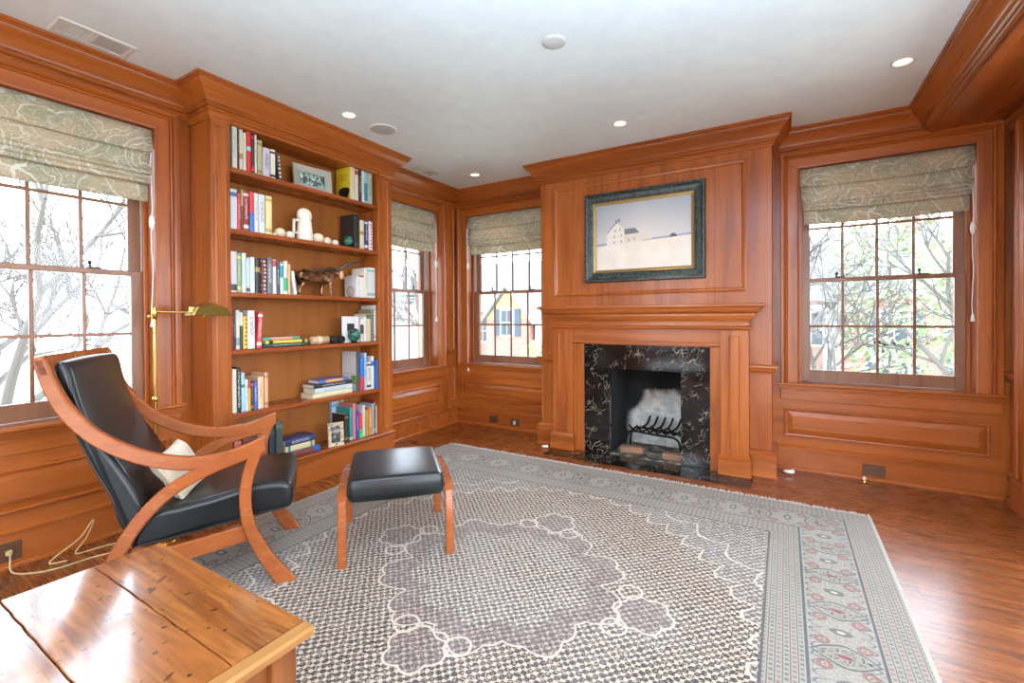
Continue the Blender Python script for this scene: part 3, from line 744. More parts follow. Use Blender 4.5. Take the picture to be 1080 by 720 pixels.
stand([(2.080, 2.104, .175, 'dfe6dc', 'a8b4a4', 0, 'small white book leaning behind the bronze bull', {'lean': .12})], z3, g)
g = 'books on the right of the third shelf'
stand([(2.690, 2.738, .194, 'e8e4dc', 'b02a30', 3, 'white book with a red head beside the white art book, third shelf', {'lo': .9, 'hi': .98}),
 (2.740, 2.774, .255, 'e6e2d8', 'b8b4aa', 0, 'tall off-white book on the right of the third shelf'),
 (2.776, 2.862, .265, 'd6e2e0', '8fb8c0', 1, 'thick pale blue-grey volume at the right end of the third shelf')], z3, g)
o = stand([(2.656, 2.684, .178, 'e2e4e6', 'b0b4b8', 0, 'white art book showing a blue circle drawing, third shelf', {'dp': .15})], z3, g)
mb = MB(); RN = 24
mb.rings([[(-.075 + r * cos(2 * pi * k / RN), yy, .05 + r * sin(2 * pi * k / RN)) for k in range(RN)] for r, yy in ((.046, -.0142), (.046, -.0148), (.041, -.0148), (.041, -.0142))])
mb.build('cover_drawing', plain('cover_blue_ink', rgb(70, 110, 160), .5), o)
MB().lathe([(.040, .0), (.040, .0006)], 20, (0, 0, 0), lambda x, y, z: (x - .075, -.0141 - z, y + .05)).build('cover_disc', plain('cover_tan', rgb(206, 190, 164), .5), o)
g = 'books on the left of the fourth shelf'
stand([(1.631, 1.640, .272, 'c8383c', 'e0b0a8', 0, 'thin red book at the far left of the fourth shelf'),
 (1.641, 1.658, .262, '16181c', '88909a', 0, 'black book beside the thin red one, fourth shelf'),
 (1.659, 1.684, .261, 'dcd8c4', '8aa0a4', 3, 'cream book between two black ones on the fourth shelf', {'lo': .1, 'hi': .3}),
 (1.685, 1.704, .261, '2c3434', 'e0e4e0', 3, 'black book with a white head on the fourth shelf', {'lo': .6, 'hi': .95}),
 (1.705, 1.733, .226, 'ecd23a', 'c03a34', 4, 'yellow book with red dots on its spine, fourth shelf'),
 (1.735, 1.786, .26, 'e6e4dc', '3c3c40', 0, 'thick white book with dark lettering on the fourth shelf', {'lo': .35, 'hi': .85})], z4, g)
stand([(1.797, 1.830, .25, 'd43a40', 'f0e6e0', 2, 'red book with white lettering at the right of the fourth shelf group', {'lean': -.06})], z4, g)
g = 'books on the right of the fourth shelf'
stand([(2.700, 2.727, .195, 'e4e2e0', '2a2c30', 3, 'white book with a black block behind the framed card, fourth shelf', {'lo': .35, 'hi': .75}),
 (2.731, 2.760, .213, 'ece6dc', 'd06a50', 0, 'white book with orange lettering on the fourth shelf right'),
 (2.762, 2.806, .239, 'd2c8ae', '4a6a4c', 3, 'cream book with a green head on the fourth shelf right', {'lo': .82, 'hi': .98}),
 (2.812, 2.840, .28, '8a7a58', '2c2c28', 4, 'brown mottled book between cream and grey ones, fourth shelf'),
 (2.845, 2.868, .315, 'd2d9dc', 'a8b4ba', 1, 'tall pale grey book at the right end of the fourth shelf')], z4, g)
g = 'books on the left of the fifth shelf'
stand([(1.631, 1.660, .29, 'e6dfc8', 'c8c0a4', 0, 'cream book at the far left of the fifth shelf'),
 (1.661, 1.688, .301, '1b1c1e', 'e6e6e0', 0, 'tall black book with big white lettering on the fifth shelf', {'lo': .1, 'hi': .9}),
 (1.689, 1.715, .261, 'a9d2e2', '2c8a70', 3, 'light blue book with a green mark, fifth shelf', {'lo': .62, 'hi': .7}),
 (1.716, 1.735, .213, 'd8e4ee', '5a84c0', 0, 'short bluish-white book beside the light blue one, fifth shelf'),
 (1.736, 1.753, .217, 'e8b422', 'c8402c', 3, 'yellow book with a red head on the fifth shelf', {'lo': .7, 'hi': 1.0}),
 (1.754, 1.773, .194, '26222a', 'd85a3c', 2, 'short black book with orange bands on the fifth shelf'),
 (1.775, 1.798, .191, '2c64c8', 'e0e8f0', 0, 'short bright blue book on the fifth shelf'),
 (1.801, 1.843, .219, 'e6c49a', 'c89a68', 0, 'cream-orange book left of the peach one, fifth shelf'),
 (1.848, 1.876, .243, 'e2a87e', 'b88058', 1, 'tall peach book at the right end of the fifth shelf group')], z5, g)
g = 'books on the right of the fifth shelf'
o = stand([(2.652, 2.685, .335, 'd6d4d2', '3c4248', 3, 'large pale grey book with a green and red picture on its cover', {'lo': -1, 'hi': 2, 'dp': .19})], z5, g)
m = Mat('leafy_cover_print', .5); x, y, z = m.coords()
nn = m.noise(m.vec(x * 40, 1.0, z * 40), 1.0, 3.0)
cc = m.mix(nn.ramp(.4, .6), rgb(60, 120, 50), rgb(150, 180, 90)); cc = m.mix(m.noise(m.vec(x * 30, 7.0, z * 30), 1, 2).gt(.6), cc, rgb(190, 60, 80)); m.color(cc)
MB().box((-.075, -.0166, .06), (-.008, -.0172, .135)).build('cover_picture', m.m, o)
MB().box((-.175, -.0166, .145), (-.012, -.0171, .149)).build('cover_stripe', plain('cover_rose_ink', rgb(200, 110, 120), .5), o)
stand([(2.687, 2.731, .288, '2f73c8', 'c8323a', 3, 'blue book with a red lower half on the fifth shelf right', {'lo': 0, 'hi': .4}),
 (2.734, 2.760, .32, 'a6c4e2', '3a6ab0', 0, 'tall light blue book on the fifth shelf right'),
 (2.763, 2.808, .238, 'e2dcc4', '2f2f38', 2, 'cream book with dark bands on the fifth shelf right'),
 (2.812, 2.840, .285, 'dfe6ea', '3a5aa8', 3, 'white book with a blue mark near the right end, fifth shelf', {'lo': .7, 'hi': .85}),
 (2.843, 2.868, .25, '2560a0', '2560a0', 1, 'plain deep blue book at the right end of the fifth shelf', {'x': -3.10})], z5, g)
g = 'books on the left of the bottom shelf'
stand([(1.640, 1.690, .21, 'cf6a56', 'b85444', 1, 'coral book at the far left of the bottom shelf behind the armchair'),
 (1.695, 1.790, .235, '4a1f18', '7a3a28', 1, 'thick dark brown book on the bottom shelf behind the armchair'),
 (1.796, 1.872, .25, '7c3420', 'a85a38', 1, 'thick reddish-brown book on the bottom shelf behind the armchair'),
 (1.880, 1.922, .24, '1c2836', '3c4c5c', 1, 'dark navy book left of the grey-green one, bottom shelf'),
 (1.928, 1.980, .281, '39463f', '57655c', 1, 'tall dark grey-green book left of the flat stack, bottom shelf')], z6, g)
g = 'books on the right of the bottom shelf'
stand([(2.530, 2.566, .227, '2a231c', '8a7a50', 1, 'brown-black book behind the patterned frame on the bottom shelf', {'x': -3.13}),
 (2.572, 2.604, .275, '1f8a84', 'd8d090', 3, 'large teal book standing on the bottom shelf', {'lo': .03, 'hi': .1, 'dp': .19}),
 (2.606, 2.636, .302, 'e0787c', 'c85a62', 0, 'pink book right of the teal one, bottom shelf'),
 (2.638, 2.672, .235, '3040a0', 'c0c8e8', 0, 'deep blue book in the bottom shelf right group'),
 (2.676, 2.711, .206, 'e84a3a', '3ad05a', 3, 'short red and green book in the bottom shelf right group', {'lo': 0, 'hi': .35}),
 (2.713, 2.735, .273, 'e6d8d8', 'd06a80', 0, 'white book with pink lettering in the bottom right group'),
 (2.738, 2.771, .224, 'a8a040', '6a7a30', 0, 'yellow-green book left of the orange one, bottom shelf'),
 (2.774, 2.814, .246, 'e07a44', 'f0d0a0', 0, 'orange book in the bottom shelf right group'),
 (2.817, 2.839, .267, '7fc0bc', '4a9a98', 0, 'pale teal book right of the orange one, bottom shelf'),
 (2.841, 2.856, .302, '8c2028', 'c8a080', 1, 'tall dark red book near the right end of the bottom shelf'),
 (2.858, 2.870, .248, 'e2dab8', 'b8ac80', 0, 'thin cream book at the right end of the bottom shelf')], z6, g)
stand([(2.618, 2.660, .318, 'd8c27a', 'b89a50', 1, 'large straw-coloured book at the back of the bottom right group', {'x': -3.30, 'dp': .03}),
 (2.530, 2.600, .318, 'a8c4dc', '7094b8', 1, 'large light blue book at the back behind the teal one', {'x': -3.30, 'dp': .03})], z6, g)
def lay(y0, y1, th, z, base, ink, style, label, group, x=XS, dp=.15, ry=0.0):
    h = y1 - y0
    o = book_mesh(th, h, dp, book_mat(C(base), C(ink), .2, .8, style), PAGES)
    o.rotation_euler = (-pi / 2, 0, 0)            # spine still faces the room, height lies along +y
    o.rotation_euler.z = ry
    o.location = (x, y0, z + th / 2 + .001); tag(o, label, 'book', group); return z + th + .0012
g = 'books lying flat on the fourth shelf'
zz = lay(1.845, 2.200, .024, z4, '2e4a48', 'a8c8b8', 0, 'dark green book at the bottom of the flat pile on the fourth shelf', g)
zz = lay(1.860, 2.185, .022, zz, 'e2d24a', '3a3a40', 1, 'yellow book in the middle of the flat pile, fourth shelf', g)
zz = lay(1.835, 2.120, .024, zz, '5a9a78', 'd89a88', 3, 'green and pink book on top of the flat pile, fourth shelf', g)
g = 'books lying flat on the fifth shelf'
zz = lay(2.225, 2.600, .034, z5, 'e6dcae', 'c0b078', 0, 'cream book at the bottom of the flat stack on the fifth shelf', g)
zz = lay(2.245, 2.600, .040, zz, 'c8d0d4', '8a98a0', 0, 'grey-white book second from the bottom of the fifth shelf stack', g)
zz = lay(2.240, 2.600, .030, zz, '22262a', 'd0d4d8', 0, 'black book with white lettering in the fifth shelf stack', g)
zz = lay(2.290, 2.560, .026, zz, '4a6ab8', 'e0a070', 3, 'blue and orange book on top of the fifth shelf stack', g)
g = 'books lying flat on the bottom shelf'
zz = lay(1.992, 2.272, .046, z6, '2c5ea8', '7a3a30', 3, 'blue and brown book under the bottom shelf flat stack', g, x=-3.105)
zz = lay(1.998, 2.232, .044, zz, 'e0d4a0', '4a8a80', 1, 'cream book in the middle of the bottom shelf flat stack', g, x=-3.12)
zz = lay(1.994, 2.242, .046, zz, '25305a', 'c0c8e0', 0, 'navy book on top of the bottom shelf flat stack', g, x=-3.115)

# ------------------------------------------------------------------ shelf ornaments
def photo_frame(name, label, loc, rz, w, h, d, mat_f, mat_p, border):
    o = thing(name, label, 'picture frame', loc, rz)
    tilt = lambda x, y, z: (x - .12 * z, y, z)
    mp = lambda u, v, w_: tilt(w_, u, v)
    MB().sweep([(-w / 2 + border, border), (w / 2 - border, border), (w / 2 - border, h - border), (-w / 2 + border, h - border)], [(0, 0), (0, d * .5), (border * .3, d * .6), (border * .9, d), (border, d * .9), (border, 0), (0, 0)], -1, True, mp).build('border', mat_f, o)
    MB().box((-w / 2 + border * .8, border * .8, .001), (w / 2 - border * .8, h - border * .8, .005), 0, mp).build('photograph', mat_p, o)
    st = MB(); st.box((-.004, -.015, .0), (.0, .015, h * .7)); st.v = [(x - .02 - .10 * (1 - z / (h * .7)) * .7 - .12 * z * .6, y, z) for x, y, z in st.v]
    st.build('easel_back', mat_f, o); return o
m = Mat('outdoor_snapshot', .4); x, y, z = m.coords()
n = m.noise(m.vec(x, y * 28, z * 28), 1.0, 3.0, .6, .6); n2 = m.noise(m.vec(x, y * 40 + 8.0, z * 40), 1.0, 2.0)
c = m.mix(n.ramp(.42, .58), rgb(40, 80, 66), rgb(150, 190, 190)); c = m.mix(n2.ramp(.58, .64), c, rgb(228, 232, 236)); c = m.mix(n2.ramp(.38, .34), c, rgb(170, 50, 80)); m.color(c)
photo_frame('photo_frame', 'silver framed colour snapshot standing in the middle of the top shelf', (-3.20, 2.30, z1 + .001), -.12, .315, .205, .022, plain('brushed_silver', rgb(176, 174, 166), .4, Metallic=.35), m.m, .055)
m = Mat('mosaic_frame_finish', .35); x, y, z = m.coords(); v = V(m.t, m.voronoi(m.vec(x * 60, y * 60, z * 60), 1.0).outputs['Distance'])
m.color(m.mix(v.ramp(.2, .5), rgb(70, 52, 34), rgb(214, 196, 160))); MOS = m.m
m = Mat('dark_portrait', .4); x, y, z = m.coords(); n = m.noise(m.vec(x, y * 30, z * 30), 1.0, 3.0)
m.color(m.mix(n.ramp(.45, .62), rgb(24, 22, 24), rgb(170, 160, 150)))
photo_frame('photo_frame', 'small frame with mottled cream and brown border on the bottom shelf', (-3.105, 2.42, z6 + .001), -.35, .125, .185, .016, MOS, m.m, .026)
fc = thing('framed_card', 'white card with a dark square behind the green globe on the fourth shelf', 'picture frame', (-3.135, 2.60, z4 + .001), 0)
MB().box((-.012, -.085, 0), (0, .085, .218), .002).build('mount', plain('card_white', rgb(226, 228, 232), .5), fc)
MB().box((0, -.038, .092), (.0015, .036, .158)).build('dark_square', plain('card_dark', rgb(44, 36, 38), .5), fc)
STONE = plain('pale_stone', rgb(226, 212, 190), .6); STW = plain('white_stone', rgb(232, 228, 220), .55)
for k, (yy, r, mt_, lb) in enumerate([(1.953, .016, STW, 'tiny white stone beside the cream-yellow book, second shelf'), (1.999, .040, STONE, 'cream stone ball left of the white pitcher, nearest the books'), (2.078, .034, STW, 'white stone ball touching the pitcher handle, second shelf'),
   (2.317, .046, STONE, 'largest cream stone ball just right of the white pitcher'), (2.400, .035, STONE, 'middle stone ball right of the pitcher on the second shelf'), (2.478, .029, STW, 'small white stone ball beside the green globe, second shelf')]):
    mb = MB().ball((0, 0, r * .88), (r * 1.03, r * 1.03, r * .9), 18, 12); mb.v = [(x * (1 + .04 * sin(9 * z / r + k)), y, z) for x, y, z in mb.v]
    tag(mb.build('stone_ball', mt_, None, (-3.17, yy, z2 + .0005)), lb, 'stone', 'stone balls on the second shelf')
pt = thing('stone_pitcher', 'white stone figure like a round-headed pitcher with a square handle, second shelf', 'ornament', (-3.18, 2.207, z2 + .0008))
MB().lathe([(.050, 0), (.064, .004), (.062, .03), (.054, .12), (.050, .158), (.040, .165)], 24).build('body', STW, pt)
MB().ball((0, 0, .20), (.045, .060, .058), 20, 14).build('round_head', STW, pt)
MB().box((-.011, -.098, .148), (.011, -.04, .164), .004).box((-.011, -.098, .055), (.011, -.082, .164), .004).box((-.011, -.098, .05), (.011, -.05, .064), .004).build('handle', STW, pt)
m = Mat('green_globe_glaze', .18); x, y, z = m.coords(); n = m.noise(m.vec(x * 14, y * 14, z * 14), 1.0, 4.0, .6)
cc = m.mix(n.ramp(.45, .58), rgb(20, 72, 62), rgb(60, 120, 96)); m.color(m.mix(m.noise(m.vec(x * 16, y * 16 + 3.0, z * 16)).gt(.62), cc, rgb(150, 96, 60))); GG = m.m
def globe(label, loc_, r, leanz):
    o = thing('globe', label, 'globe', loc_)
    MB().lathe([(.026, 0), (.030, .003), (.026, .008), (.012, .012), (.008, .016)], 18).build('foot', IRON, o)
    MB().ball((0, 0, r + .012), (r, r, r * leanz), 24, 16).build('sphere', GG, o)
globe('small dark green globe in front of the big black book, second shelf', (-3.118, 2.565, z2 + .0005), .040, 1.0)
globe('green globe in front of the white card on the fourth shelf', (-3.095, 2.600, z4 + .0005), .052, 1.08)
rl = thing('paper_roll', 'beige rolled paper bundle lying right of the flat pile on the fourth shelf', 'ornament', (-3.14, 2.225, z4 + .033))
ROLL = plain('kraft_roll', rgb(196, 160, 124), .6)
MB().lathe([(.020, 0), (.031, .002), (.031, .15), (.020, .152)], 18, (0, 0, 0), lambda x, y, z: (x, z, y)).build('roll', ROLL, rl)
MB().lathe([(.0315, .05), (.0325, .055), (.0325, .075), (.0315, .08)], 18, (0, 0, 0), lambda x, y, z: (x, z, y), caps=False).build('band', plain('roll_band', rgb(226, 206, 180), .5), rl)
bn = thing('binoculars', 'black binoculars lying beside the beige roll on the fourth shelf', 'binoculars', (-3.13, 2.455, z4 + .001))
BK = plain('black_rubber', rgb(20, 20, 22), .5)
for sy_ in (-.034, .034):
    MB().lathe([(.024, 0), (.030, .004), (.030, .035), (.024, .05), (.018, .085), (.020, .088), (.020, .10), (.014, .102)], 16, (0, 0, 0), lambda x, y, z: (.03 - z, y + sy_, x + .0305)).build('barrel', BK, bn)
MB().box((-.05, -.02, .022), (.01, .02, .042), .005).build('bridge', BK, bn)
# bronze longhorn
m = Mat('bronze_patina', .28, Metallic=.75); x, y, z = m.coords(); n = m.noise(m.vec(x * 20, y * 20, z * 20), 1.0, 3.0)
m.color(m.mix(n.ramp(.4, .65), rgb(92, 62, 42), rgb(168, 120, 84))); BRZ = m.m
bull = thing('bull_statue', 'bronze longhorn bull statue standing on the third shelf', 'statue', (-3.19, 2.30, z3 + .0005))
def skin(name, verts, edges, radii, mat, par, levels=2):
    me = bpy.data.meshes.new(name); me.from_pydata(verts, edges, []); o = bpy.data.objects.new(name, me); COL.objects.link(o)
    sk = o.modifiers.new('skin', 'SKIN'); sk.use_smooth_shade = True
    for i, r in enumerate(radii):
        r = r if isinstance(r, tuple) else (r, r); me.skin_vertices[0].data[i].radius = r
    me.skin_vertices[0].data[0].use_root = True
    ss = o.modifiers.new('subdivision', 'SUBSURF'); ss.levels = levels; ss.render_levels = levels
    me.materials.append(mat); o.parent = par; return o
vb = [(0, -.06, .155), (0, .0, .148), (0, .07, .150), (0, .125, .160), (0, -.125, .165), (0, -.148, .182),
      (.030, -.128, .13), (.034, -.125, .085), (.034, -.152, .055), (.034, -.160, .018), (.034, -.150, .008),
      (-.030, -.118, .13), (-.034, -.105, .085), (-.034, -.128, .055), (-.034, -.132, .018), (-.034, -.122, .008),
      (.034, .118, .115), (.036, .118, .06), (.036, .120, .018), (.036, .128, .008),
      (-.034, .10, .115), (-.036, .088, .06), (-.036, .086, .018), (-.036, .094, .008),
      (0.01, .165, .188), (0.03, .195, .195), (.055, .215, .165), (.066, .225, .138)]
eb = [(0, 1), (1, 2), (2, 3), (0, 4), (4, 5), (4, 6), (6, 7), (7, 8), (8, 9), (9, 10), (4, 11), (11, 12), (12, 13), (13, 14), (14, 15), (3, 16), (16, 17), (17, 18), (18, 19), (3, 20), (20, 21), (21, 22), (22, 23), (3, 24), (24, 25), (25, 26), (26, 27)]
rb = [(.040, .052), (.043, .055), (.040, .056), (.040, .054), (.038, .045), .022, .028, .015, .011, .009, .012, .028, .015, .011, .009, .012, .022, .012, .009, .012, .022, .012, .009, .012, .034, .027, .021, .014]
skin('body', vb, eb, rb, BRZ, bull)
HORN = plain('bronze_horn', rgb(92, 92, 90), .25, Metallic=.8)
MB().tube(smooth_path([(.03, .20, .222), (.05, .255, .262), (.07, .32, .285), (.075, .385, .305), (.07, .43, .332), (.065, .445, .375)], 5), [.013 - .0105 * k / 25 for k in range(26)], 8).build('horn', HORN, bull)
MB().tube(smooth_path([(.02, .18, .222), (.045, .12, .225), (.06, .05, .208), (.062, .0, .200), (.06, -.04, .212), (.058, -.068, .240)], 5), [.013 - .0105 * k / 25 for k in range(26)], 8).build('horn', HORN, bull)
MB().tube(smooth_path([(0, -.165, .195), (0, -.18, .17), (.005, -.176, .12), (.008, -.17, .085)], 4), [.006, .006, .006, .006, .005, .005, .005, .005, .006, .008, .009, .008, .004], 8).build('tail', BRZ, bull)
fc_ = MB().ball((.062, .205, .178), (.016, .02, .036), 12, 10).build('face', plain('bronze_pale_face', rgb(206, 166, 128), .4, Metallic=.3), bull); fc_['label'] = 'pale tan face patch'
# ------------------------------------------------------------------ rug
RX, RY, RHX, RHY = -1.185, 1.87, 1.64, 1.65
m = Mat('persian_rug_wool', 1.0); x, y, z = m.coords(); ax, ay = x.abs(), y.abs()
ex, ey = RHX - ax, RHY - ay; e = ex.min(ey); side = ex.lt(ey)
l = side * y + (1.0 - side) * x                              # coordinate along the border
CRM, DRK, PNK, GRY = rgb(200, 178, 154), rgb(40, 34, 34), rgb(170, 126, 112), rgb(176, 166, 152)
GRN, RED, NVY = rgb(52, 68, 66), rgb(128, 46, 44), rgb(54, 60, 84)
p0 = m.vec(x, y, 0.0)
n1 = m.noise(p0, 95.0, 2.0); nf = m.noise(p0, 260.0, 1.0); nb = m.noise(p0, 2.2, 3.0); nm = m.noise(p0, 14.0, 2.0)
wob1 = (m.noise(p0, 22.0, 1.0) - .5) * .030; wob2 = (m.noise(m.vec(x + 5.0, y, 0.0), 22.0, 1.0) - .5) * .030
# field: a close lattice of little hooked rosettes
def lattice(pr, ox=0.0):
    fa = ((x + y + wob1 + ox) / pr).fract() - .5; fb = ((x - y + wob2) / pr).fract() - .5
    return (fa * fa + fb * fb).sqrt(), fa, fb
dA, fa, fb = lattice(.037); dB, ga, gb = lattice(.037, .0185)
ring = (dA - .30).abs() * (1.0 / .115) + (n1 - .5) * 4.2
core = dA * (1.0 / .13) + (n1 - .5) * 2.6
hook = ((fa * fb).abs() * 30.0 + (n1 - .5) * 3.0)
cell = m.white(m.vec(((x + y + wob1) / .037).floor(), ((x - y + wob2) / .037).floor(), 2.0))
dens = (ring.min(core - cell * 1.1)).ramp(.62, 1.25) * (hook - 1.9).abs().ramp(.10, .6) * (dB * (1.0 / .13) + (n1 - .5) * 3.0).ramp(.45, 1.0)
field = m.mix(dens, DRK, CRM)
field = m.mix((core.lt(.45) * nm.gt(.5) * .8), field, PNK)
r = (x * x * .86 + y * y).sqrt(); th = y.atan2(x)
lobe = ((th * 5.0 + .3).cos().abs()); lob2 = ((th * 11.0).sin().abs())
rin = .345 + lobe * .07 + (nm - .5) * .10; rout = .435 + (lobe * .10) + lob2 * .035
inmid = r.gt(rin) * r.lt(rout)
rs_ = V(m.t, m.voronoi(p0, 17.0, 'F1', .35).outputs['Distance'])
mt2 = m.mix(dens, rgb(70, 62, 62), rgb(172, 152, 136)); mt2 = m.mix((rs_.lt(.36) * n1.gt(.42) * .7), mt2, rgb(84, 60, 62)); mt2 = m.mix(.15, mt2, rgb(140, 110, 98))
c = m.mix(inmid * .8, field, mt2)
pale = m.mix(dens, rgb(74, 68, 68), rgb(200, 184, 164)); c = m.mix(r.lt(rin) * .55, c, pale)
line = (r - rout).abs().lt(.0055)
for (px_, py_) in ((0.0, .60), (.68, .02), (0.0, -.60), (-.68, .02)):
    dx, dy = x - px_, y - py_; rr = (dx * dx + dy * dy).sqrt(); a = dy.atan2(dx)
    rad = (.098 + ((a * 3.0).cos().abs()) * .026)
    c = m.mix(rr.lt(rad) * .85, c, mt2)
    line = line.max((rr - rad).abs().lt(.0055))
    L0 = math.hypot(px_, py_); ux, uy = px_ / L0, py_ / L0
    for sg in (-1, 1):
        qx, qy = px_ - ux * .085 - uy * sg * .13, py_ - uy * .085 + ux * sg * .13
        d2 = ((x - qx) * (x - qx) + (y - qy) * (y - qy)).sqrt(); line = line.max((d2 - .050).abs().lt(.0055) * n1.gt(.3))
dm = (ax / 1.16).pow(1.7) + (ay / 1.16).pow(1.7); ang = ay.atan2(ax)
edge = dm - 1.0 + ((ang * 22.0).sin().abs()) * .12 + (nm - .5) * .10
sp = edge.gt(0.0) * e.gt(.53)
c = m.mix(sp * .75, c, m.mix(dens, rgb(92, 86, 82), rgb(186, 172, 156)))
c = m.mix(sp * (rs_.lt(.34)) * n1.gt(.4) * .45, c, rgb(96, 82, 80))
line = line.max(edge.abs().lt(.011) * e.gt(.54))
edge2 = dm - 1.25 + ((ang * 15.0).cos().abs()) * .14 + (nm - .5) * .08
line = line.max(edge2.abs().lt(.010) * e.gt(.54))
c = m.mix(line * .85, c, rgb(210, 196, 176))
# guard stripes either side of the main border
dash = (l * (2 * pi / .026)).sin().gt(.0)
st = (e / .0242).fract(); stl = st.lt(.16)
dl = st.band(.34, .84) * dash * n1.gt(.40)
alt = ((e / .0242).floor() * .5).fract().gt(.2)
guard = m.mix(dl * .8, rgb(152, 144, 128), rgb(80, 76, 76)); guard = m.mix(dl * alt * .6, guard, rgb(150, 96, 86)); guard = m.mix(stl * .85, guard, rgb(76, 80, 76))
# main border: pointed lozenges, ovals and rosettes linked by vines
per = .30; lw = l + (nm - .5) * .02; lc = ((lw / per).fract() - .5) * per; bc = e - .2675 + (n1 - .5) * .012
d1 = (lc.abs() / .062) + (bc.abs() / .105).pow(1.6)
lo = ((lw / per + .5).fract() - .5) * per
b_ = m.mix(n1.ramp(.35, .65), rgb(136, 130, 116), rgb(164, 154, 138))
vin = (bc.abs() - .062 - ((lw * (2 * pi / .10)).sin().abs()) * .040).abs().lt(.004)
b_ = m.mix(vin * .8, b_, NVY)
b_ = m.mix((d1 - 1.0).abs().lt(.075) * n1.gt(.32) * .9, b_, GRN)
b_ = m.mix((d1.lt(.75)) * n1.gt(.56) * .9, b_, DRK); b_ = m.mix(d1.lt(.16) * .9, b_, RED)
for sg in (-1, 1):
    for cx_ in (lo.abs() - .078,):
        d3 = (cx_ * cx_ + (bc - sg * .066) * (bc - sg * .066)).sqrt()
        b_ = m.mix(((d3 - .019).abs().lt(.007)).max(d3.lt(.006)) * n1.gt(.40) * .7, b_, RED)
d4 = (lo * lo * 2.2 + bc * bc * .7).sqrt(); b_ = m.mix((d4.lt(.032) * n1.gt(.35)) * .75, b_, GRN); b_ = m.mix(d4.lt(.012), b_, CRM)
vsm = V(m.t, m.voronoi(p0, 40.0, 'F1', .9).outputs['Distance']); b_ = m.mix((vsm.lt(.22) * d1.gt(1.1) * .5), b_, rgb(112, 100, 96))
c = m.mix(e.lt(.53), c, guard)
c = m.mix(e.band(.150, .385), c, b_)
c = m.mix(((e - .150).abs().lt(.005)).max((e - .385).abs().lt(.005)), c, rgb(66, 70, 68))
c = m.mix(((e - .53).abs().lt(.005)), c, rgb(66, 70, 68))
c = m.mix(e.lt(.016), c, rgb(184, 176, 162))
c = m.mix(nf * .16, c, rgb(110, 102, 96)); c = m.mix(nb.ramp(.3, .7) * .10, c, rgb(190, 186, 186))
m.color(c); m.b.inputs['Sheen Weight'].default_value = .1
m.bump(nf + dens * .3, .35, .004)
rug = thing('persian_rug', 'large cream and grey Persian rug with central medallion and white fringe', 'rug', (RX, RY, 0))
MB().box((-RHX, -RHY, .0008), (RHX, RHY, .012), .003).build('pile', m.m, rug)
mb = MB(); FR = plain('fringe_wool', rgb(206, 200, 192), .95)
for sg in (-1, 1):
    xx = -RHX + .01
    while xx < RHX - .01:
        j = random.uniform(-.02, .02); ln = random.uniform(.035, .06); w_ = .0045
        a0, a1, a2 = sg * (RHY - .004), sg * (RHY + ln * .5), sg * (RHY + ln)
        mb.rings([[(xx - w_, a0, .004), (xx + w_, a0, .004), (xx + w_, a0, .010), (xx - w_, a0, .010)],
                  [(xx - w_ + j * .5, a1, .0035), (xx + w_ + j * .5, a1, .0035), (xx + w_ + j * .5, a1, .0085), (xx - w_ + j * .5, a1, .0085)],
                  [(xx - w_ * .5 + j, a2, .0012), (xx + w_ * .5 + j, a2, .0012), (xx + w_ * .5 + j, a2, .005), (xx - w_ * .5 + j, a2, .005)]], True, True, False)
        xx += .0105
fo = mb.build('fringe', FR, rug); fo['kind'] = 'stuff'; fo['label'] = 'white knotted fringe'
RT = .0125
# ------------------------------------------------------------------ armchair
m = Mat('black_leather', .33); x, y, z = m.coords(); n = m.noise(m.vec(x, y, z), 260.0, 2.0); n2 = m.noise(m.vec(x, y, z), 7.0, 2.0)
m.color(m.mix(n2.ramp(.3, .7), rgb(8, 11, 13), rgb(17, 22, 25))); m.set('Roughness', n2 * .12 + .30); m.bump(n + n2 * 2.0, .06, .003); m.b.inputs['Coat Weight'].default_value = .3; m.b.inputs['Coat Roughness'].default_value = .24; m.b.inputs['Specular IOR Level'].default_value = .4; LEA = m.m
LEA_S = plain('leather_piping', rgb(16, 20, 22), .3)
def ribbon(pts, hw, o0, o1, ch=.005, n=6, mp=None, ends=(0, 0)):
    P = smooth_path([(p[0], p[1], 0) for p in pts], n); N = len(P)
    W = []
    for i in range(N):
        t_ = i / (N - 1) * (len(hw) - 1); a = min(int(t_), len(hw) - 2); W.append(hw[a] + (hw[a + 1] - hw[a]) * (t_ - a))
    rs = []
    for i, p in enumerate(P):
        t_ = (P[min(i + 1, N - 1)] - P[max(i - 1, 0)]).normalized(); nn = Vector((-t_.y, t_.x, 0)); h = W[i]
        pr = []
        for a, b in ((h, o0 + ch), (h, o1 - ch), (h - ch, o1), (-h + ch, o1), (-h, o1 - ch), (-h, o0 + ch), (-h + ch, o0), (h - ch, o0)):
            sl = 0.0
            if i == 0: sl = ends[0] * a
            if i == N - 1: sl = ends[1] * a
            q = p + nn * a + t_ * sl
            pr.append((q.x, b, q.y))
        rs.append(pr)
    return MB().rings(rs, True, True, False, mp)
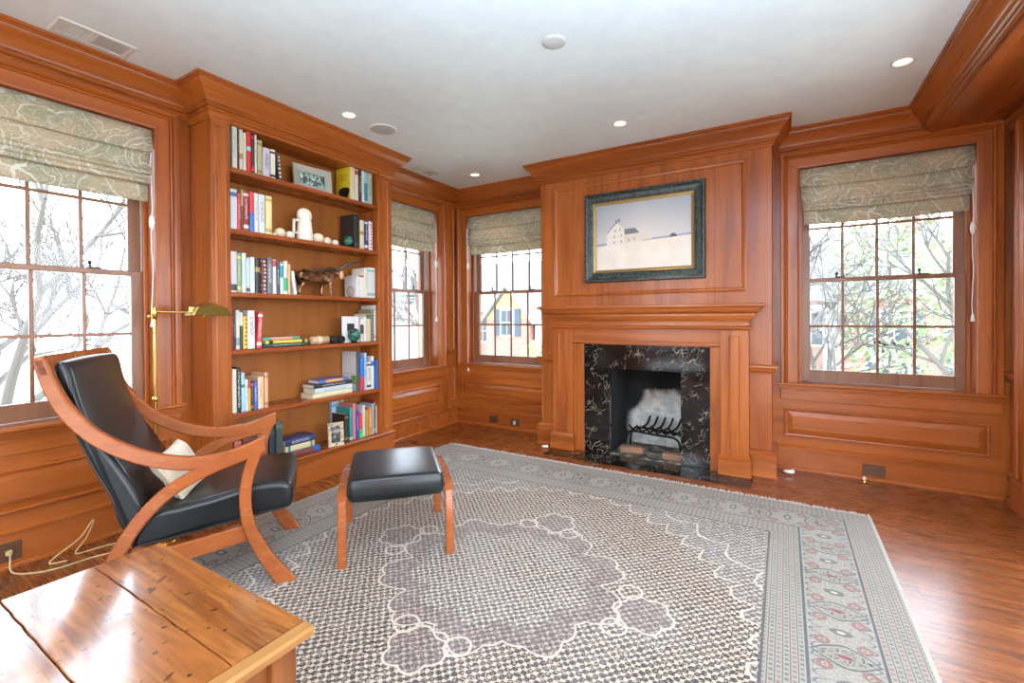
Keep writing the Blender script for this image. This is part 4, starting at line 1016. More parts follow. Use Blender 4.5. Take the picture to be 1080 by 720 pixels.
def cushion(poly, o0, o1, r, puff=.0, n=4):
    P = smooth_path([(p[0], p[1], 0) for p in poly] + [(poly[0][0], poly[0][1], 0)], n)[:-1]; N = len(P)
    area = sum(P[i].x * P[(i + 1) % N].y - P[(i + 1) % N].x * P[i].y for i in range(N)); sg = 1 if area > 0 else -1
    nr = []
    for i in range(N):
        t_ = (P[(i + 1) % N] - P[i - 1]).normalized(); nr.append(Vector((t_.y, -t_.x, 0)) * sg)   # outward
    st = [(o0 + r * (1 - cos(a)), r * (1 - sin(a))) for a in [pi / 2 * k / 5 for k in range(6)]]
    mid = [(o0 + r + (o1 - o0 - 2 * r) * k / 8, -puff * sin(pi * k / 8)) for k in range(1, 8)]
    st = st + mid + [(o0 + o1 - a, b) for a, b in st[::-1]]
    rs = [[((p - q * ins).x, o, (p - q * ins).y) for p, q in zip(P, nr)] for o, ins in st]
    mb = MB().rings(rs, True, True, True)
    seam = MB()
    for o_ in (o0 + r * .18, o1 - r * .18):
        pts = [((p - q * r * .42).x, o_, (p - q * r * .42).y) for p, q in zip(P, nr)]; seam.tube(pts + [pts[0]], .0035, 6)
    return mb, seam
CHX, CHY = -2.0, 1.285
chair = thing('lounge_armchair', 'cherry wood lounge armchair with bowed arms and black leather cushions', 'armchair', (CHX, CHY, RT), atan2(.807, .591))
W_ = .621; T_ = .036; D = lambda pts: [(s_, z_ - RT) for s_, z_ in pts]
arm = D([(-.872, 1.088), (-.842, .985), (-.798, .885), (-.722, .782), (-.628, .706), (-.515, .648), (-.38, .615), (-.238, .622), (-.16, .643), (-.090, .668)])
rear = D([(-.150, .628), (-.215, .612), (-.295, .588), (-.38, .550), (-.474, .490), (-.557, .400), (-.62, .300), (-.668, .200), (-.712, .10), (-.748, RT + .0005)])
front = D([(-.112, .668), (-.133, .620), (-.163, .515), (-.171, .402), (-.152, .282), (-.092, .148), (-.008, RT + .0005)])
for o0 in (0.0, W_ - T_):
    rear_ = rear if o0 == 0 else [(-.148, .592), (-.215, .578), (-.295, .562)] + rear[3:]
    MB_ = ribbon(arm, [.022, .025, .027, .028, .029, .029, .029, .031, .032, .034], o0, o0 + T_, .006, 6, None, (0, .35)); MB_.build('arm', CHW, chair)
    ribbon(rear_, ([.020, .024, .027] if o0 == 0 else [.013, .014, .018]) + [.027, .027, .027, .027, .027, .027, .028], o0 + .001, o0 + T_ - .001, .006, 6, None, (0, -.36)).build('leg', CHW, chair)
    ribbon(front, [.028, .026, .024, .024, .025, .029, .037], o0 + .0005, o0 + T_ - .0005, .006, 6, None, (0, .62)).build('leg', CHW, chair)
    i0, i1 = (o0 + T_ - .006, o0 + T_ + .024) if o0 == 0 else (o0 - .024, o0 + .006)
    ribbon(D([(-.655, .205), (-.42, .222), (-.165, .262)]), [.038, .038, .038], i0, i1, .004, 4).build('seat_rail', CHW, chair)
ribbon(D([(-.876, 1.102), (-.856, 1.03)]), [.017, .017], .0, W_, .005, 2).build('crest_rail', CHW, chair)
ribbon(D([(-.21, .245), (-.18, .245)]), [.032, .032], T_, W_ - T_, .004, 2).build('cross_rail', CHW, chair)
ribbon(D([(-.60, .20), (-.57, .20)]), [.032, .032], T_, W_ - T_, .004, 2).build('cross_rail', CHW, chair)
a, b = cushion(D([(-.60, .262), (-.605, .33), (-.585, .405), (-.50, .418), (-.43, .424), (-.30, .444), (-.153, .474), (-.03, .474), (.012, .455), (.022, .41), (.016, .355), (-.02, .335), (-.17, .318), (-.40, .282)]), .046, W_ - .046, .028, .006)
o = a.build('seat_cushion', LEA, chair); b.build('piping', LEA_S, o)
a, b = cushion(D([(-.600, .300), (-.648, .375), (-.676, .49), (-.724, .60), (-.757, .684), (-.795, .79), (-.826, .91), (-.852, 1.03), (-.842, 1.072), (-.812, 1.072), (-.796, 1.04), (-.778, .95), (-.748, .84), (-.703, .742), (-.648, .645), (-.595, .54), (-.553, .43), (-.55, .36)]), .046, W_ - .046, .026, .008)
o = a.build('back_cushion', LEA, chair); b.build('piping', LEA_S, o)
# small beige pillow
m = Mat('beige_pillow_cloth', .75); x, y, z = m.coords(); n = m.noise(m.vec(x, y, z), 12.0, 3.0)
m.color(m.mix(n.ramp(.35, .65), rgb(190, 174, 146), rgb(224, 212, 190))); m.b.inputs['Sheen Weight'].default_value = .4; PIL = m.m
def pillow_mesh(w, h, t):
    n = 16; top, bot = [], []
    f = lambda u, v: (max(0, (1 - u ** 4)) ** .55) * (max(0, (1 - v ** 4)) ** .55)
    mb = MB(); rs = {}
    for sg in (1, -1):
        rows = []
        for i in range(n + 1):
            r_ = []
            for j in range(n + 1):
                u, v = 2 * i / n - 1, 2 * j / n - 1
                pin = 1 - .10 * (1 - u * u) * abs(v) ** 3; pin2 = 1 - .10 * (1 - v * v) * abs(u) ** 3
                r_.append((u * w / 2 * pin2, v * h / 2 * pin, sg * (t / 2 * f(u, v) + .001) + .006 * sin(6 * u + 4 * v) * f(u, v)))
            rows.append(r_)
        mb.rings(rows, False, False, True)
    return mb
pz = thing('throw_pillow', 'small beige pillow leaning on the black leather back of the armchair', 'pillow', (0, 0, 0))
uu = Vector((.591, .807, 0)); ww = Vector((-.807, .591, 0)); Z = Vector((0, 0, 1))
nrm = (uu * .80 - ww * .28 + Z * .50).normalized(); up = (Z * .84 - uu * .48 + ww * .30); up = (up - nrm * up.dot(nrm)).normalized(); rt = up.cross(nrm)
d1_ = (up - rt * .32).normalized(); d2_ = nrm.cross(d1_)
cen = Vector((CHX, CHY, 0)) + uu * -.470 + ww * .24 + Z * .535
pz.matrix_world = Matrix((( *(d2_ * -1).to_tuple(), 0), (*d1_.to_tuple(), 0), (*nrm.to_tuple(), 0), (0, 0, 0, 1))).transposed(); pz.location = cen
o = pillow_mesh(.235, .235, .10).build('cover', PIL, pz)
pp_ = []
for k_ in range(65):
    a = 2 * pi * k_ / 64; u = max(-1, min(1, 1.35 * cos(a))); v = max(-1, min(1, 1.35 * sin(a)))
    pp_.append((u * .1175 * (1 - .10 * (1 - v * v)), v * .1175 * (1 - .10 * (1 - u * u)), 0))
MB().tube(pp_, .0035, 6).build('piping', plain('pillow_cord', rgb(196, 178, 140), .6), pz)

# ------------------------------------------------------------------ ottoman
ot = thing('leather_ottoman', 'black leather ottoman on curved cherry legs standing on the rug', 'ottoman', (-1.895, 1.873, RT), math.radians(47.0))
for sx in (-1, 1):
    x0, x1 = (.242, .290) if sx > 0 else (-.290, -.242)
    mpx = lambda s_, o_, z_: (o_, s_, z_)
    rl_ = ribbon([(-.262, .338), (-.18, .352), (0, .358), (.18, .352), (.262, .338)], [.015, .016, .017, .016, .015], x0, x1, .005, 4, mpx).build('side_rail', CHW, ot)
    for sy in (-1, 1):
        lg = ribbon([(sy * .222, .336), (sy * .248, .25), (sy * .266, .14), (sy * .262, .0)], [.026, .023, .021, .023], x0 + .003, x1 - .003, .005, 5, mpx).build('leg', CHW, ot)
MB().box((-.245, -.11, .29), (.245, -.07, .312), .003).box((-.245, .07, .29), (.245, .11, .312), .003).build('cross_rail', CHW, ot)
a, b = cushion([(-.268, .315), (-.275, .35), (-.268, .405), (-.235, .424), (0, .430), (.235, .424), (.268, .405), (.275, .35), (.268, .315), (.2, .308), (-.2, .308)], -.238, .238, .030, .004)
for mb_ in (a, b): mb_.v = [(o_, s_, z_) for s_, o_, z_ in mb_.v]
o = a.build('cushion', LEA, ot); b.build('piping', LEA_S, o)

# ------------------------------------------------------------------ coffee table
m = Mat('antique_pine_top', .2); x, y, z = m.coords()
n = m.noise(m.vec(x * 1.8, y * 22, z * 22), 1.0, 5.0, .65, 1.2); n2 = m.noise(m.vec(x * 3, y * 3, z * 3), 1.0, 3.0)
pl_ = m.white(m.vec(((y + .1385) / .205 - .755).floor(), 2.0, 1.0))
c = m.mix(n.ramp(.32, .7), rgb(98, 50, 18), rgb(168, 104, 48)); c = m.mix(n2.ramp(.35, .7) * .5, c, rgb(150, 84, 36)); c = m.mix(pl_ * .25, c, rgb(120, 66, 30))
sc_ = m.noise(m.vec(x * 22 + y * 14, y * 3.0 - x * 2.0, 4.0), 1.0, 2.0, .5); scr = sc_.gt(.66) * m.noise(m.vec(x * 9, y * 9, 9.0)).gt(.55)
c = m.mix(scr * .7, c, rgb(40, 20, 10)); pit = m.noise(m.vec(x * 55, y * 38, 1.0), 1.0, 1.0).gt(.715); c = m.mix(pit * .75, c, rgb(34, 18, 10))
m.color(c); m.set('Roughness', n2 * .16 + .12); m.bump(n * .4 - pit * 1.0 - scr * .6, .12, .003)
m.b.inputs['Coat Weight'].default_value = .55; m.b.inputs['Coat Roughness'].default_value = .09; PINE = m.m
TX0, TX1, TY0, TY1, TZ = -1.915, -1.05, -.47, .747, .45
ct = thing('coffee_table', 'old pine coffee table with cracked glossy plank top in the near corner', 'table', ((TX0 + TX1) / 2, (TY0 + TY1) / 2, RT)); L_ = loc(ct)
ys = [TY1, .565, .358, .155, -.05, -.26, TY0]
LT = lambda x, y, z: L_(x, y, z)
for i in range(6):
    mb = MB(); N = 24; g1, g0 = ys[i] - (.0012 if i else 0), ys[i + 1] + .0012
    rs = []
    for k_ in range(N + 1):
        xx = TX0 + (TX1 - .043 - TX0) * k_ / N; wob = .0007 * sin(k_ * 1.7 + i * 2.0) + .0005 * sin(k_ * 4.1 + i)
        wob2 = .0007 * sin(k_ * 1.7 + (i + 1) * 2.0) + .0005 * sin(k_ * 4.1 + i + 1)
        a1 = g1 + (wob if i else 0); a0 = g0 + (wob2 if i < 5 else 0); c_ = .002
        rs.append([(xx, a0 + c_, TZ), (xx, a1 - c_, TZ), (xx, a1, TZ - c_), (xx, a1, TZ - .027), (xx, a0, TZ - .027), (xx, a0, TZ - c_)])
    mb.rings(rs, True, True, False, LT); mb.build('top_plank', PINE, ct)
PINEY = wood('antique_pine_end', 'y', rgb(96, 56, 26), rgb(140, 92, 48), rgb(166, 118, 68), .22)
MB().rings([[(TX1 - .041 + dx_, y_, TZ + dz_) for dx_, dz_ in ((0, -.001), (.004, .0), (.034, -.001), (.041, -.008), (.037, -.026), (.0, -.028))] for y_ in (TY0, TY1 - .02, TY1)], True, True, False, LT).build('breadboard_end', PINEY, ct)
PIND = wood('antique_pine_leg', 'z', rgb(70, 36, 16), rgb(112, 62, 28), rgb(140, 84, 42), .35)
for a in (TX0 + .03, TX1 - .095):
    for b_ in (TY0 + .03, TY1 - .095): MB().box((a, b_, RT + .0004), (a + .065, b_ + .065, TZ - .0275), .004, LT).build('leg', PIND, ct)
for a in (TX0 + .05, TX1 - .078): MB().box((a, TY0 + .09, TZ - .12), (a + .022, TY1 - .09, TZ - .0275), .002, LT).build('apron', PIND, ct)
for b_ in (TY0 + .05, TY1 - .078): MB().box((TX0 + .09, b_, TZ - .12), (TX1 - .09, b_ + .022, TZ - .0275), .002, LT).build('apron', PIND, ct)

# ------------------------------------------------------------------ brass floor lamp
BR = plain('polished_brass', rgb(206, 168, 88), .18, Metallic=1.0); BRD = plain('aged_brass', rgb(150, 122, 62), .3, Metallic=1.0)
lp = thing('pharmacy_floor_lamp', 'slim brass pharmacy floor lamp with swing arm behind the armchair', 'lamp', (-3.0, 1.155, 0))
MB().lathe([(.092, .0005), (.095, .006), (.09, .014), (.03, .022), (.014, .034), (.011, .05)], 32).build('base', BR, lp)
MB().tube([(0, 0, .03), (0, 0, .80)], .0095, 14).tube([(0, 0, .80), (0, 0, 1.25)], .0065, 12).lathe([(.010, .79), (.015, .795), (.015, .812), (.009, .818)], 14).build('pole', BR, lp)
MB().lathe([(.008, 1.245), (.014, 1.25), (.014, 1.31), (.010, 1.315)], 14).tube([(0, -.022, 1.262), (0, .0, 1.262)], .004, 8).ball((0, -.024, 1.262), .008, 10, 6).build('swivel', BR, lp)
MB().tube([(0, .0, 1.288), (.012, .10, 1.286), (.022, .175, 1.286)], .0055, 10).ball((.022, .178, 1.288), .013, 12, 8).box((.012, .165, 1.282), (.032, .19, 1.318), .003).build('arm', BR, lp)
def tent(z0, z1, sh=0.0):
    return [[(.022 + sx * (.062 - sh), .27 + sy * (.108 - sh), z0) for sx, sy in ((-1, -1), (1, -1), (1, 1), (-1, 1))],
            [(.022 + sx * (.040 - sh), .27 + sy * (.075 - sh), z0 + (z1 - z0) * .62) for sx, sy in ((-1, -1), (1, -1), (1, 1), (-1, 1))],
            [(.022 + sx * (.010), .265 + sy * (.022), z1) for sx, sy in ((-1, -1), (1, -1), (1, 1), (-1, 1))]]
mb = MB().rings(tent(1.268, 1.345), True, False, False).add(tent(1.268, 1.345)[-1], [(0, 1, 2, 3)])
so = mb.build('shade', BRD, lp); sd = so.modifiers.new('thickness', 'SOLIDIFY'); sd.thickness = .003
MB().tube([(.022, .19, 1.288), (.022, .30, 1.292)], .012, 12).build('socket', BRD, lp)
MB().ball((.022, .32, 1.292), (.016, .026, .016), 12, 8).build('bulb', plain('frosted_bulb', rgb(240, 238, 230), .3), lp)
MB().lathe([(.004, -.02), (.004, .0), (.006, .002)], 8, (.022, .24, 1.282)).build('switch', BR, lp)

# ------------------------------------------------------------------ cords, outlets, floor bits
TAN = plain('tan_flex', rgb(206, 178, 128), .5)
def cord(label, pts): return tag(MB().tube(smooth_path(pts, 6), .004, 7).build('power_cord', TAN), label, 'cord')
cord('tan cord running from the near wall outlet along the floor past the chair leg', [(-3.3135, .655, .085), (-3.275, .650, .075), (-3.255, .645, .03), (-3.235, .66, .005), (-3.16, .715, .0045), (-3.12, .79, .0045), (-3.11, .90, .0045), (-3.085, .98, .0045), (-3.06, 1.06, .0045)])
cord('tan cord rising in a loop against the baseboard behind the armchair', [(-3.18, .83, .0045), (-3.21, .775, .006), (-3.22, .80, .03), (-3.24, .90, .08), (-3.265, .955, .14), (-3.275, .965, .13), (-3.26, .93, .06), (-3.235, .88, .005), (-3.21, .98, .0045), (-3.18, 1.05, .0045), (-3.12, 1.10, .0045), (-3.098, 1.13, .0045)])
PLT = plain('brown_plate', rgb(92, 56, 34), .45); SLOT = plain('outlet_slot', rgb(34, 20, 14), .5); IVY = plain('ivory_plug', rgb(232, 228, 214), .4)
def outlet(label, mp, u, v, w0, w=.125, h=.08, plug=None):
    o = thing('wall_outlet', label, 'outlet', mp(u, v, w0)); q0 = Vector(o.location)
    q = lambda a, b, c: tuple(Vector(mp(u + a, v + b, w0 + c)) - q0)
    MB().box((-w / 2, -h / 2, 0), (w / 2, h / 2, .006), .002, q).build('plate', PLT, o)
    for s_ in (-1, 1):
        r_ = MB().box((s_ * w * .22 - .016, -.02, .006), (s_ * w * .22 + .016, .02, .0085), .002, q).build('receptacle', PLT, o)
        MB().box((s_ * w * .22 - .008, -.006, .0085), (s_ * w * .22 - .005, .006, .009), 0, q).box((s_ * w * .22 + .005, -.006, .0085), (s_ * w * .22 + .008, .006, .009), 0, q).build('slot', SLOT, r_)
    if plug == 'white': MB().box((-.012, -.022, .0085), (.012, .018, .026), .004, q).build('jack', IVY, o)
    if plug == 'tan': MB().box((-.012 + .015, -.012, .0085), (.012 + .015, .012, .030), .004, q).build('plug', TAN, o)
    return o
outlet('brown outlet plate with a tan plug on the near left baseboard', mapL, .640, .085, .0185, .125, .095, 'tan')
outlet('blank-looking brown outlet plate nearest the far corner', mapB, -2.83, .088, .0185, .115, .078)
outlet('brown outlet plate with a white jack left of the fireplace', mapB, -2.55, .084, .0185, .115, .08, 'white')
outlet('wide brown outlet plate under the window right of the fireplace', mapB, .575, .080, .0185, .135, .085)
ds = thing('door_stop', 'small brass and white stop on the floor below the right window', 'door stop', (.51, 4.25, .0005))
MB().lathe([(.016, 0), (.018, .004), (.012, .012), (.012, .02)], 16).build('brass_foot', BR, ds); MB().ball((0, 0, .03), .015, 14, 8).build('rubber_tip', IVY, ds)
def lump(label, x_, y_, s_):
    mb = MB().ball((0, 0, .016 * s_), (.040 * s_, .024 * s_, .016 * s_), 14, 8).ball((.022 * s_, .010 * s_, .02 * s_), (.016 * s_, .014 * s_, .016 * s_), 12, 8)
    return tag(mb.build('cable_clip', IVY, None, (x_, y_, .0085)), label, 'clip')
lump('white plastic piece on the floor right of the fireplace', .03, 4.17, 1.0)
lump('white plastic piece on the hearth border beside the left mantel plinth', -1.945, 3.85, .8)

# ------------------------------------------------------------------ ceiling fittings
WHT = plain('fixture_white', rgb(226, 228, 230), .5); GRL = plain('grille_grey', rgb(190, 196, 200), .7)
LENS = bpy.data.materials.new('lit_lamp_lens'); LENS.use_nodes = True; bb = LENS.node_tree.nodes['Principled BSDF']
bb.inputs['Base Color'].default_value = (1, .85, .6, 1); bb.inputs['Emission Color'].default_value = (1, .80, .50, 1); bb.inputs['Emission Strength'].default_value = 2.2
spots = [(-2.716, 2.252, 'lit recessed ceiling light above the bookcase beside the speaker'), (-2.75, 3.873, 'lit recessed ceiling light nearest the far left corner'), (-1.078, 3.432, 'lit recessed ceiling light in front of the overmantel'), (.592, 3.464, 'lit recessed ceiling light beside the dropped beam'),
         (.592, 1.5, 'recessed ceiling light over the rug near the beam'), (-1.078, .5, 'recessed ceiling light above the near end of the rug'), (-2.7, .45, 'recessed ceiling light above the armchair corner')]
for x_, y_, lb in spots:
    o = thing('recessed_downlight', lb, 'ceiling light', (x_, y_, HC), 0, 'recessed ceiling lights')
    MB().lathe([(.060, -.0005), (.058, -.005), (.046, -.006), (.040, .0), (.040, .0)], 28, caps=False).build('trim_ring', WHT, o)
    MB().lathe([(.040, -.0035), (.02, -.0055), (.002, -.006)], 24).build('lens', LENS, o)
    ld = bpy.data.lights.new('downlight_beam', 'SPOT'); ld.energy = LAMP_W; ld.color = (1, .80, .56); ld.spot_size = 1.9; ld.spot_blend = .8; ld.shadow_soft_size = .04
    lo = bpy.data.objects.new('downlight_beam', ld); COL.objects.link(lo); lo.parent = o; lo.location = (0, 0, -.02)
sp_ = thing('ceiling_speaker', 'round grey ceiling speaker grille above the bookcase', 'speaker', (-2.695, 2.56, HC))
MB().lathe([(.104, -.0004), (.102, -.006), (.092, -.007)], 36, caps=False).build('rim', WHT, sp_); MB().lathe([(.092, -.0065), (.05, -.008), (.002, -.0085)], 36).build('grille', GRL, sp_)
sp_ = thing('ceiling_disc_cover', 'plain pale round cover in the middle of the ceiling', 'ceiling cover', (-1.06, 2.23, HC))
MB().lathe([(.065, -.0004), (.063, -.005), (.04, -.008), (.002, -.009)], 32).build('cover', plain('cover_grey_white', rgb(206, 210, 214), .6), sp_)
def vent(label, x0, x1, y0, y1):
    o = thing('ceiling_vent', label, 'vent', ((x0 + x1) / 2, (y0 + y1) / 2, HC), 0, 'white ceiling vents'); w, h = (x1 - x0) / 2, (y1 - y0) / 2
    mp = lambda u, v, w_: (u, v, -w_)
    b_ = .026
    MB().sweep([(-w + b_, -h + b_), (w - b_, -h + b_), (w - b_, h - b_), (-w + b_, h - b_)], [(0, .0004), (0, .006), (b_ * .7, .006), (b_, .0004)], -1, True, mp).box((-w + b_, -.004, .001), (w - b_, .004, .006), 0, mp).build('frame', WHT, o)
    MB().box((-w + b_, -h + b_, .0003), (w - b_, h - b_, .0006), 0, mp).build('duct', plain('duct_shadow', rgb(70, 76, 80), .8), o)
    sl = MB()
    k_ = int((2 * w - 2 * b_) / .011)
    for i in range(k_): sl.box((-w + b_ + .011 * i, -h + b_, .001), (-w + b_ + .011 * i + .0035, -.004, .004), 0, mp)
    for i in range(12): sl.box((-w + b_, -h + b_ + (h - b_) * i / 12, .002), (w - b_, -h + b_ + (h - b_) * i / 12 + .003, .0045), 0, mp)
    sl.build('grille', WHT, o)
    MB().box((-w + b_, .004, .001), (w - b_, h - b_, .004), 0, mp).build('damper', GRL, o)
    return o
vent('white ceiling vent above the large near window', -3.205, -3.02, .785, 1.105)
vent('white ceiling vent above the narrow window beyond the bookcase', -3.19, -3.01, 3.36, 3.67)
# ------------------------------------------------------------------ outdoors
GZ = -2.7
m = Mat('winter_lawn', .95); x, y, z = m.coords(); n = m.noise(m.vec(x * .5, y * .5, 0.0), 1.0, 4.0); n2 = m.noise(m.vec(x * 6, y * 6, 0.0), 1.0, 3.0)
c = m.mix(n.ramp(.4, .62), rgb(196, 196, 172), rgb(226, 220, 204)); m.color(m.mix(n2 * .4, c, rgb(160, 164, 120)))
struct(MB().box((-90, -60, GZ - .3), (70, 110, GZ)).build('ground_outside', m.m))
BARK = plain('grey_bark', rgb(88, 80, 75), .9)
def tree(label, x0, y0, h, seed, spread=.55, depth=6, r0=.16, lean=(0, 0)):
    rnd = random.Random(seed); mb = MB(); tw = MB()
    def grow(p, d, L, r, lv):
        n = 3; pts = [p]; q = p.copy(); dd = d.copy()
        for i in range(n):
            dd = (dd + Vector((rnd.uniform(-1, 1), rnd.uniform(-1, 1), rnd.uniform(-.5, .8))) * .14).normalized(); q = q + dd * (L / n); pts.append(q.copy())
        rr = [r * (1 - .38 * i / n) for i in range(n + 1)]
        (mb if lv > 3 else tw).tube(pts, rr, 6 if lv > 3 else 4, caps=False)
        if lv == 0: return
        k = 3 if lv > 1 else 4
        for i in range(k):
            t_ = rnd.uniform(.45, 1.0); b_ = pts[-1] if i == 0 else p.lerp(pts[-1], t_)
            a = Vector((rnd.uniform(-1, 1), rnd.uniform(-1, 1), rnd.uniform(-.25, .7)))
            a = (a - dd * a.dot(dd)); a = a.normalized() if a.length > 1e-3 else Vector((1, 0, 0))
            sp = spread * rnd.uniform(.7, 1.35)
            grow(b_.copy(), (dd * cos(sp) + a * sin(sp)).normalized(), L * rnd.uniform(.62, .82), r * (.62 if i else .66), lv - 1)
    grow(Vector((0, 0, 0)), Vector((lean[0], lean[1], 1)).normalized(), h * .30, r0, depth)
    o = thing('bare_tree', label, 'tree', (x0, y0, GZ), 0, 'bare trees outside the windows')
    mb.build('trunk', BARK, o); t_ = tw.build('branches', BARK, o); t_['kind'] = 'stuff'
    return o
tree('bare forked tree outside the large near window, left part of the view', -9.0, 1.6, 8.5, 3, .6, 6, .10)
tree('bare tree outside the large near window, right part of the view', -15.5, 6.1, 9.5, 11, .62, 6, .09)
tree('bare tree far out beyond the large near window', -26.0, 4.6, 9.5, 5, .6, 6, .2)
tree('bare tree beyond the narrow window by the bookcase', -13.0, 16.0, 9.0, 21, .55, 5, .2)
tree('bare tree with long branches crossing the window right of the fireplace', .4, 9.2, 7.2, 8, .75, 6, .10, (.25, 0))
tree('second bare tree further out beyond the right window', 3.4, 13.0, 8.0, 14, .7, 6, .11)
def leaf_mat(name, a, b):
    m = Mat(name, .8); x, y, z = m.coords(); m.color(m.mix(m.noise(m.vec(x * 3, y * 3, z * 3), 1.0, 2.0).ramp(.35, .65), a, b)); return m.m
EVG = leaf_mat('evergreen_leaves', rgb(104, 116, 84), rgb(176, 184, 138)); HOL = leaf_mat('shrub_leaves', rgb(130, 144, 84), rgb(206, 208, 140))
def shrub(name, label, x0, y0, w, h, n, mat, seed, cat='shrub', group=None):
    rnd = random.Random(seed); mb = MB(); 
    for i in range(n):
        u = rnd.uniform(-1, 1); t_ = rnd.uniform(0, 2 * pi); q = rnd.uniform(.55, 1.0)
        p = Vector((w * q * sqrt(1 - u * u) * cos(t_), w * q * sqrt(1 - u * u) * sin(t_), h * (.52 + .48 * u * q)))
        s_ = rnd.uniform(.05, .11) * (h / 2.4) ** .5; a = Vector((rnd.uniform(-1, 1), rnd.uniform(-1, 1), rnd.uniform(-1, 1))).normalized(); b = a.orthogonal().normalized(); c_ = a.cross(b)
        mb.add([p + b * s_, p + c_ * s_ * .5, p - b * s_, p - c_ * s_ * .5], [(0, 1, 2, 3)])
    o = thing(name, label, cat, (x0, y0, GZ), 0, group)
    f = mb.build('foliage', mat, o); f['kind'] = 'stuff'
    MB().tube([(0, 0, 0), (0, 0, h * .7)], .05, 6).build('stem', BARK, o); return o
shrub('evergreen_tree', 'loose evergreen tree at the right side of the right window', 5.4, 17.0, 1.9, 7.6, 2600, EVG, 2, 'tree')
shrub('evergreen_tree', 'tall evergreen tree just behind the bare branches in the right window', 3.4, 22.0, 2.2, 8.5, 1800, EVG, 9, 'tree')
shrub('garden_shrub', 'low green shrub below the right window view', 1.2, 16.0, 2.2, 1.9, 2600, HOL, 4)
shrub('garden_shrub', 'green shrub by the brick house beyond the far left window', -12.9, 25.0, 1.3, 2.6, 2200, HOL, 6)
shrub('garden_shrub', 'low hedge-like shrub seen low in the near window', -13.0, 4.4, 2.4, 1.6, 2400, HOL, 12)
# neighbouring houses
def brick(name, a, b):
    m = Mat(name, .9); x, y, z = m.coords(); v = (z / .075); r_ = v.floor(); u = (x + y) / .22 + (r_ * .5).fract()
    mort = (v.fract().lt(.14)).max(u.fract().lt(.06)); t_ = m.white(m.vec(r_, u.floor(), 1.0)); m.color(m.mix(mort * .7, m.mix(t_, a, b), rgb(206, 196, 186))); return m.m
BK1 = brick('red_brick', rgb(118, 62, 50), rgb(148, 86, 72)); TANW = plain('tan_siding', rgb(150, 132, 92), .9); SLA = plain('grey_shingle', rgb(112, 114, 118), .9); WTR = plain('white_house_trim', rgb(190, 194, 200), .7); SHU = plain('slate_shutter', rgb(56, 64, 76), .7); PANE = plain('dark_pane', rgb(40, 48, 58), .15)
def house_window(o, x_, y_, z_, w, h, shut=True):
    f = MB().box((x_ - w / 2 - .1, y_ - .06, z_ - .1), (x_ + w / 2 + .1, y_ + .02, z_ + h + .12)).build('window', WTR, o)
    mb = MB()
    for i in range(2):
        for j in range(2): mb.box((x_ - w / 2 + i * w / 2 + .03, y_ - .09, z_ + j * h / 2 + .03), (x_ - w / 2 + (i + 1) * w / 2 - .03, y_ - .05, z_ + (j + 1) * h / 2 - .03))
    mb.build('pane', PANE, f)
    if shut:
        for s_ in (-1, 1):
            MB().box((x_ + s_ * (w / 2 + .1), y_ - .07, z_ - .05), (x_ + s_ * (w / 2 + .58), y_ + .0, z_ + h + .05), .01).build('shutter', SHU, o)
def gable(name, mat, o, x0, x1, y0, y1, z0, z1, alongx=True):
    mb = MB()
    if alongx:
        yc = (y0 + y1) / 2; mb.add([(x0, y0, z0), (x1, y0, z0), (x0, yc, z1), (x1, yc, z1), (x0, y1, z0), (x1, y1, z0)], [(0, 1, 3, 2), (2, 3, 5, 4), (0, 2, 4), (1, 5, 3), (0, 4, 5, 1)])
    else:
        xc = (x0 + x1) / 2; mb.add([(x0, y0, z0), (x1, y0, z0), (xc, y0, z1), (x0, y1, z0), (x1, y1, z0), (xc, y1, z1)], [(0, 2, 5, 3), (1, 4, 5, 2), (0, 1, 2), (3, 5, 4), (0, 3, 4, 1)])
    return mb.build(name, mat, o)
hA = thing('brick_house', 'red brick house with tan gable and slate shutters beyond the far left window', 'house', (-15.9, 26.0, GZ))
g0 = -GZ
MB().box((-5.5, 2.4, 0), (7.5, 9, g0 + 1.6)).build('wall', BK1, hA); gable('roof', SLA, hA, -6, 8, 1.9, 9.5, g0 + 1.6, g0 + 5.6)
MB().box((-1.7, 0, 0), (1.7, 3, g0 + 1.1)).build('wall', BK1, hA); gable('gable', TANW, hA, -1.7, 1.7, 0, 4, g0 + 1.1, g0 + 3.1, False)
for s_ in (-1, 1):
    mb = MB().add([(s_ * 2.05, -.3, g0 + .72), (0, -.3, g0 + 3.2), (0, -.3, g0 + 3.42), (s_ * 2.2, -.3, g0 + .78), (s_ * 2.05, 5, g0 + .72), (0, 5, g0 + 3.2), (0, 5, g0 + 3.42), (s_ * 2.2, 5, g0 + .78)], [(0, 1, 2, 3), (4, 5, 6, 7), (0, 1, 5, 4), (2, 3, 7, 6), (0, 3, 7, 4), (1, 2, 6, 5)])
    mb.build('roof', SLA, hA); MB().tube([(s_ * 2.15, -.33, g0 + .78), (0, -.33, g0 + 3.36)], .09, 4).build('rake_trim', WTR, hA)
house_window(hA, 0, -.0, g0 + .0, .9, 1.7); house_window(hA, 4.3, 2.4, g0 - .6, 1.1, 1.6); house_window(hA, -3.6, 2.4, g0 - .6, 1.0, 1.6)
MB().box((1.9, .4, g0 - 1.4), (3.6, 2.2, g0 + 1.0)).build('porch', WTR, hA)
hB = thing('brick_house', 'large brick house with grey roof behind branches in the right window', 'house', (4.2, 30.0, GZ))
MB().box((-7, 0, 0), (5.5, 8, g0 + 2.3)).build('wall', BK1, hB); gable('roof', SLA, hB, -7.5, 6, -.5, 8.5, g0 + 2.3, g0 + 6.2)
MB().box((-7.2, -.35, g0 + 2.05), (5.7, .02, g0 + 2.4)).build('eave_trim', WTR, hB)
for x_ in (-5.2, -2.4, .6, 3.6): house_window(hB, x_, 0, g0 - .4, 1.1, 1.8)
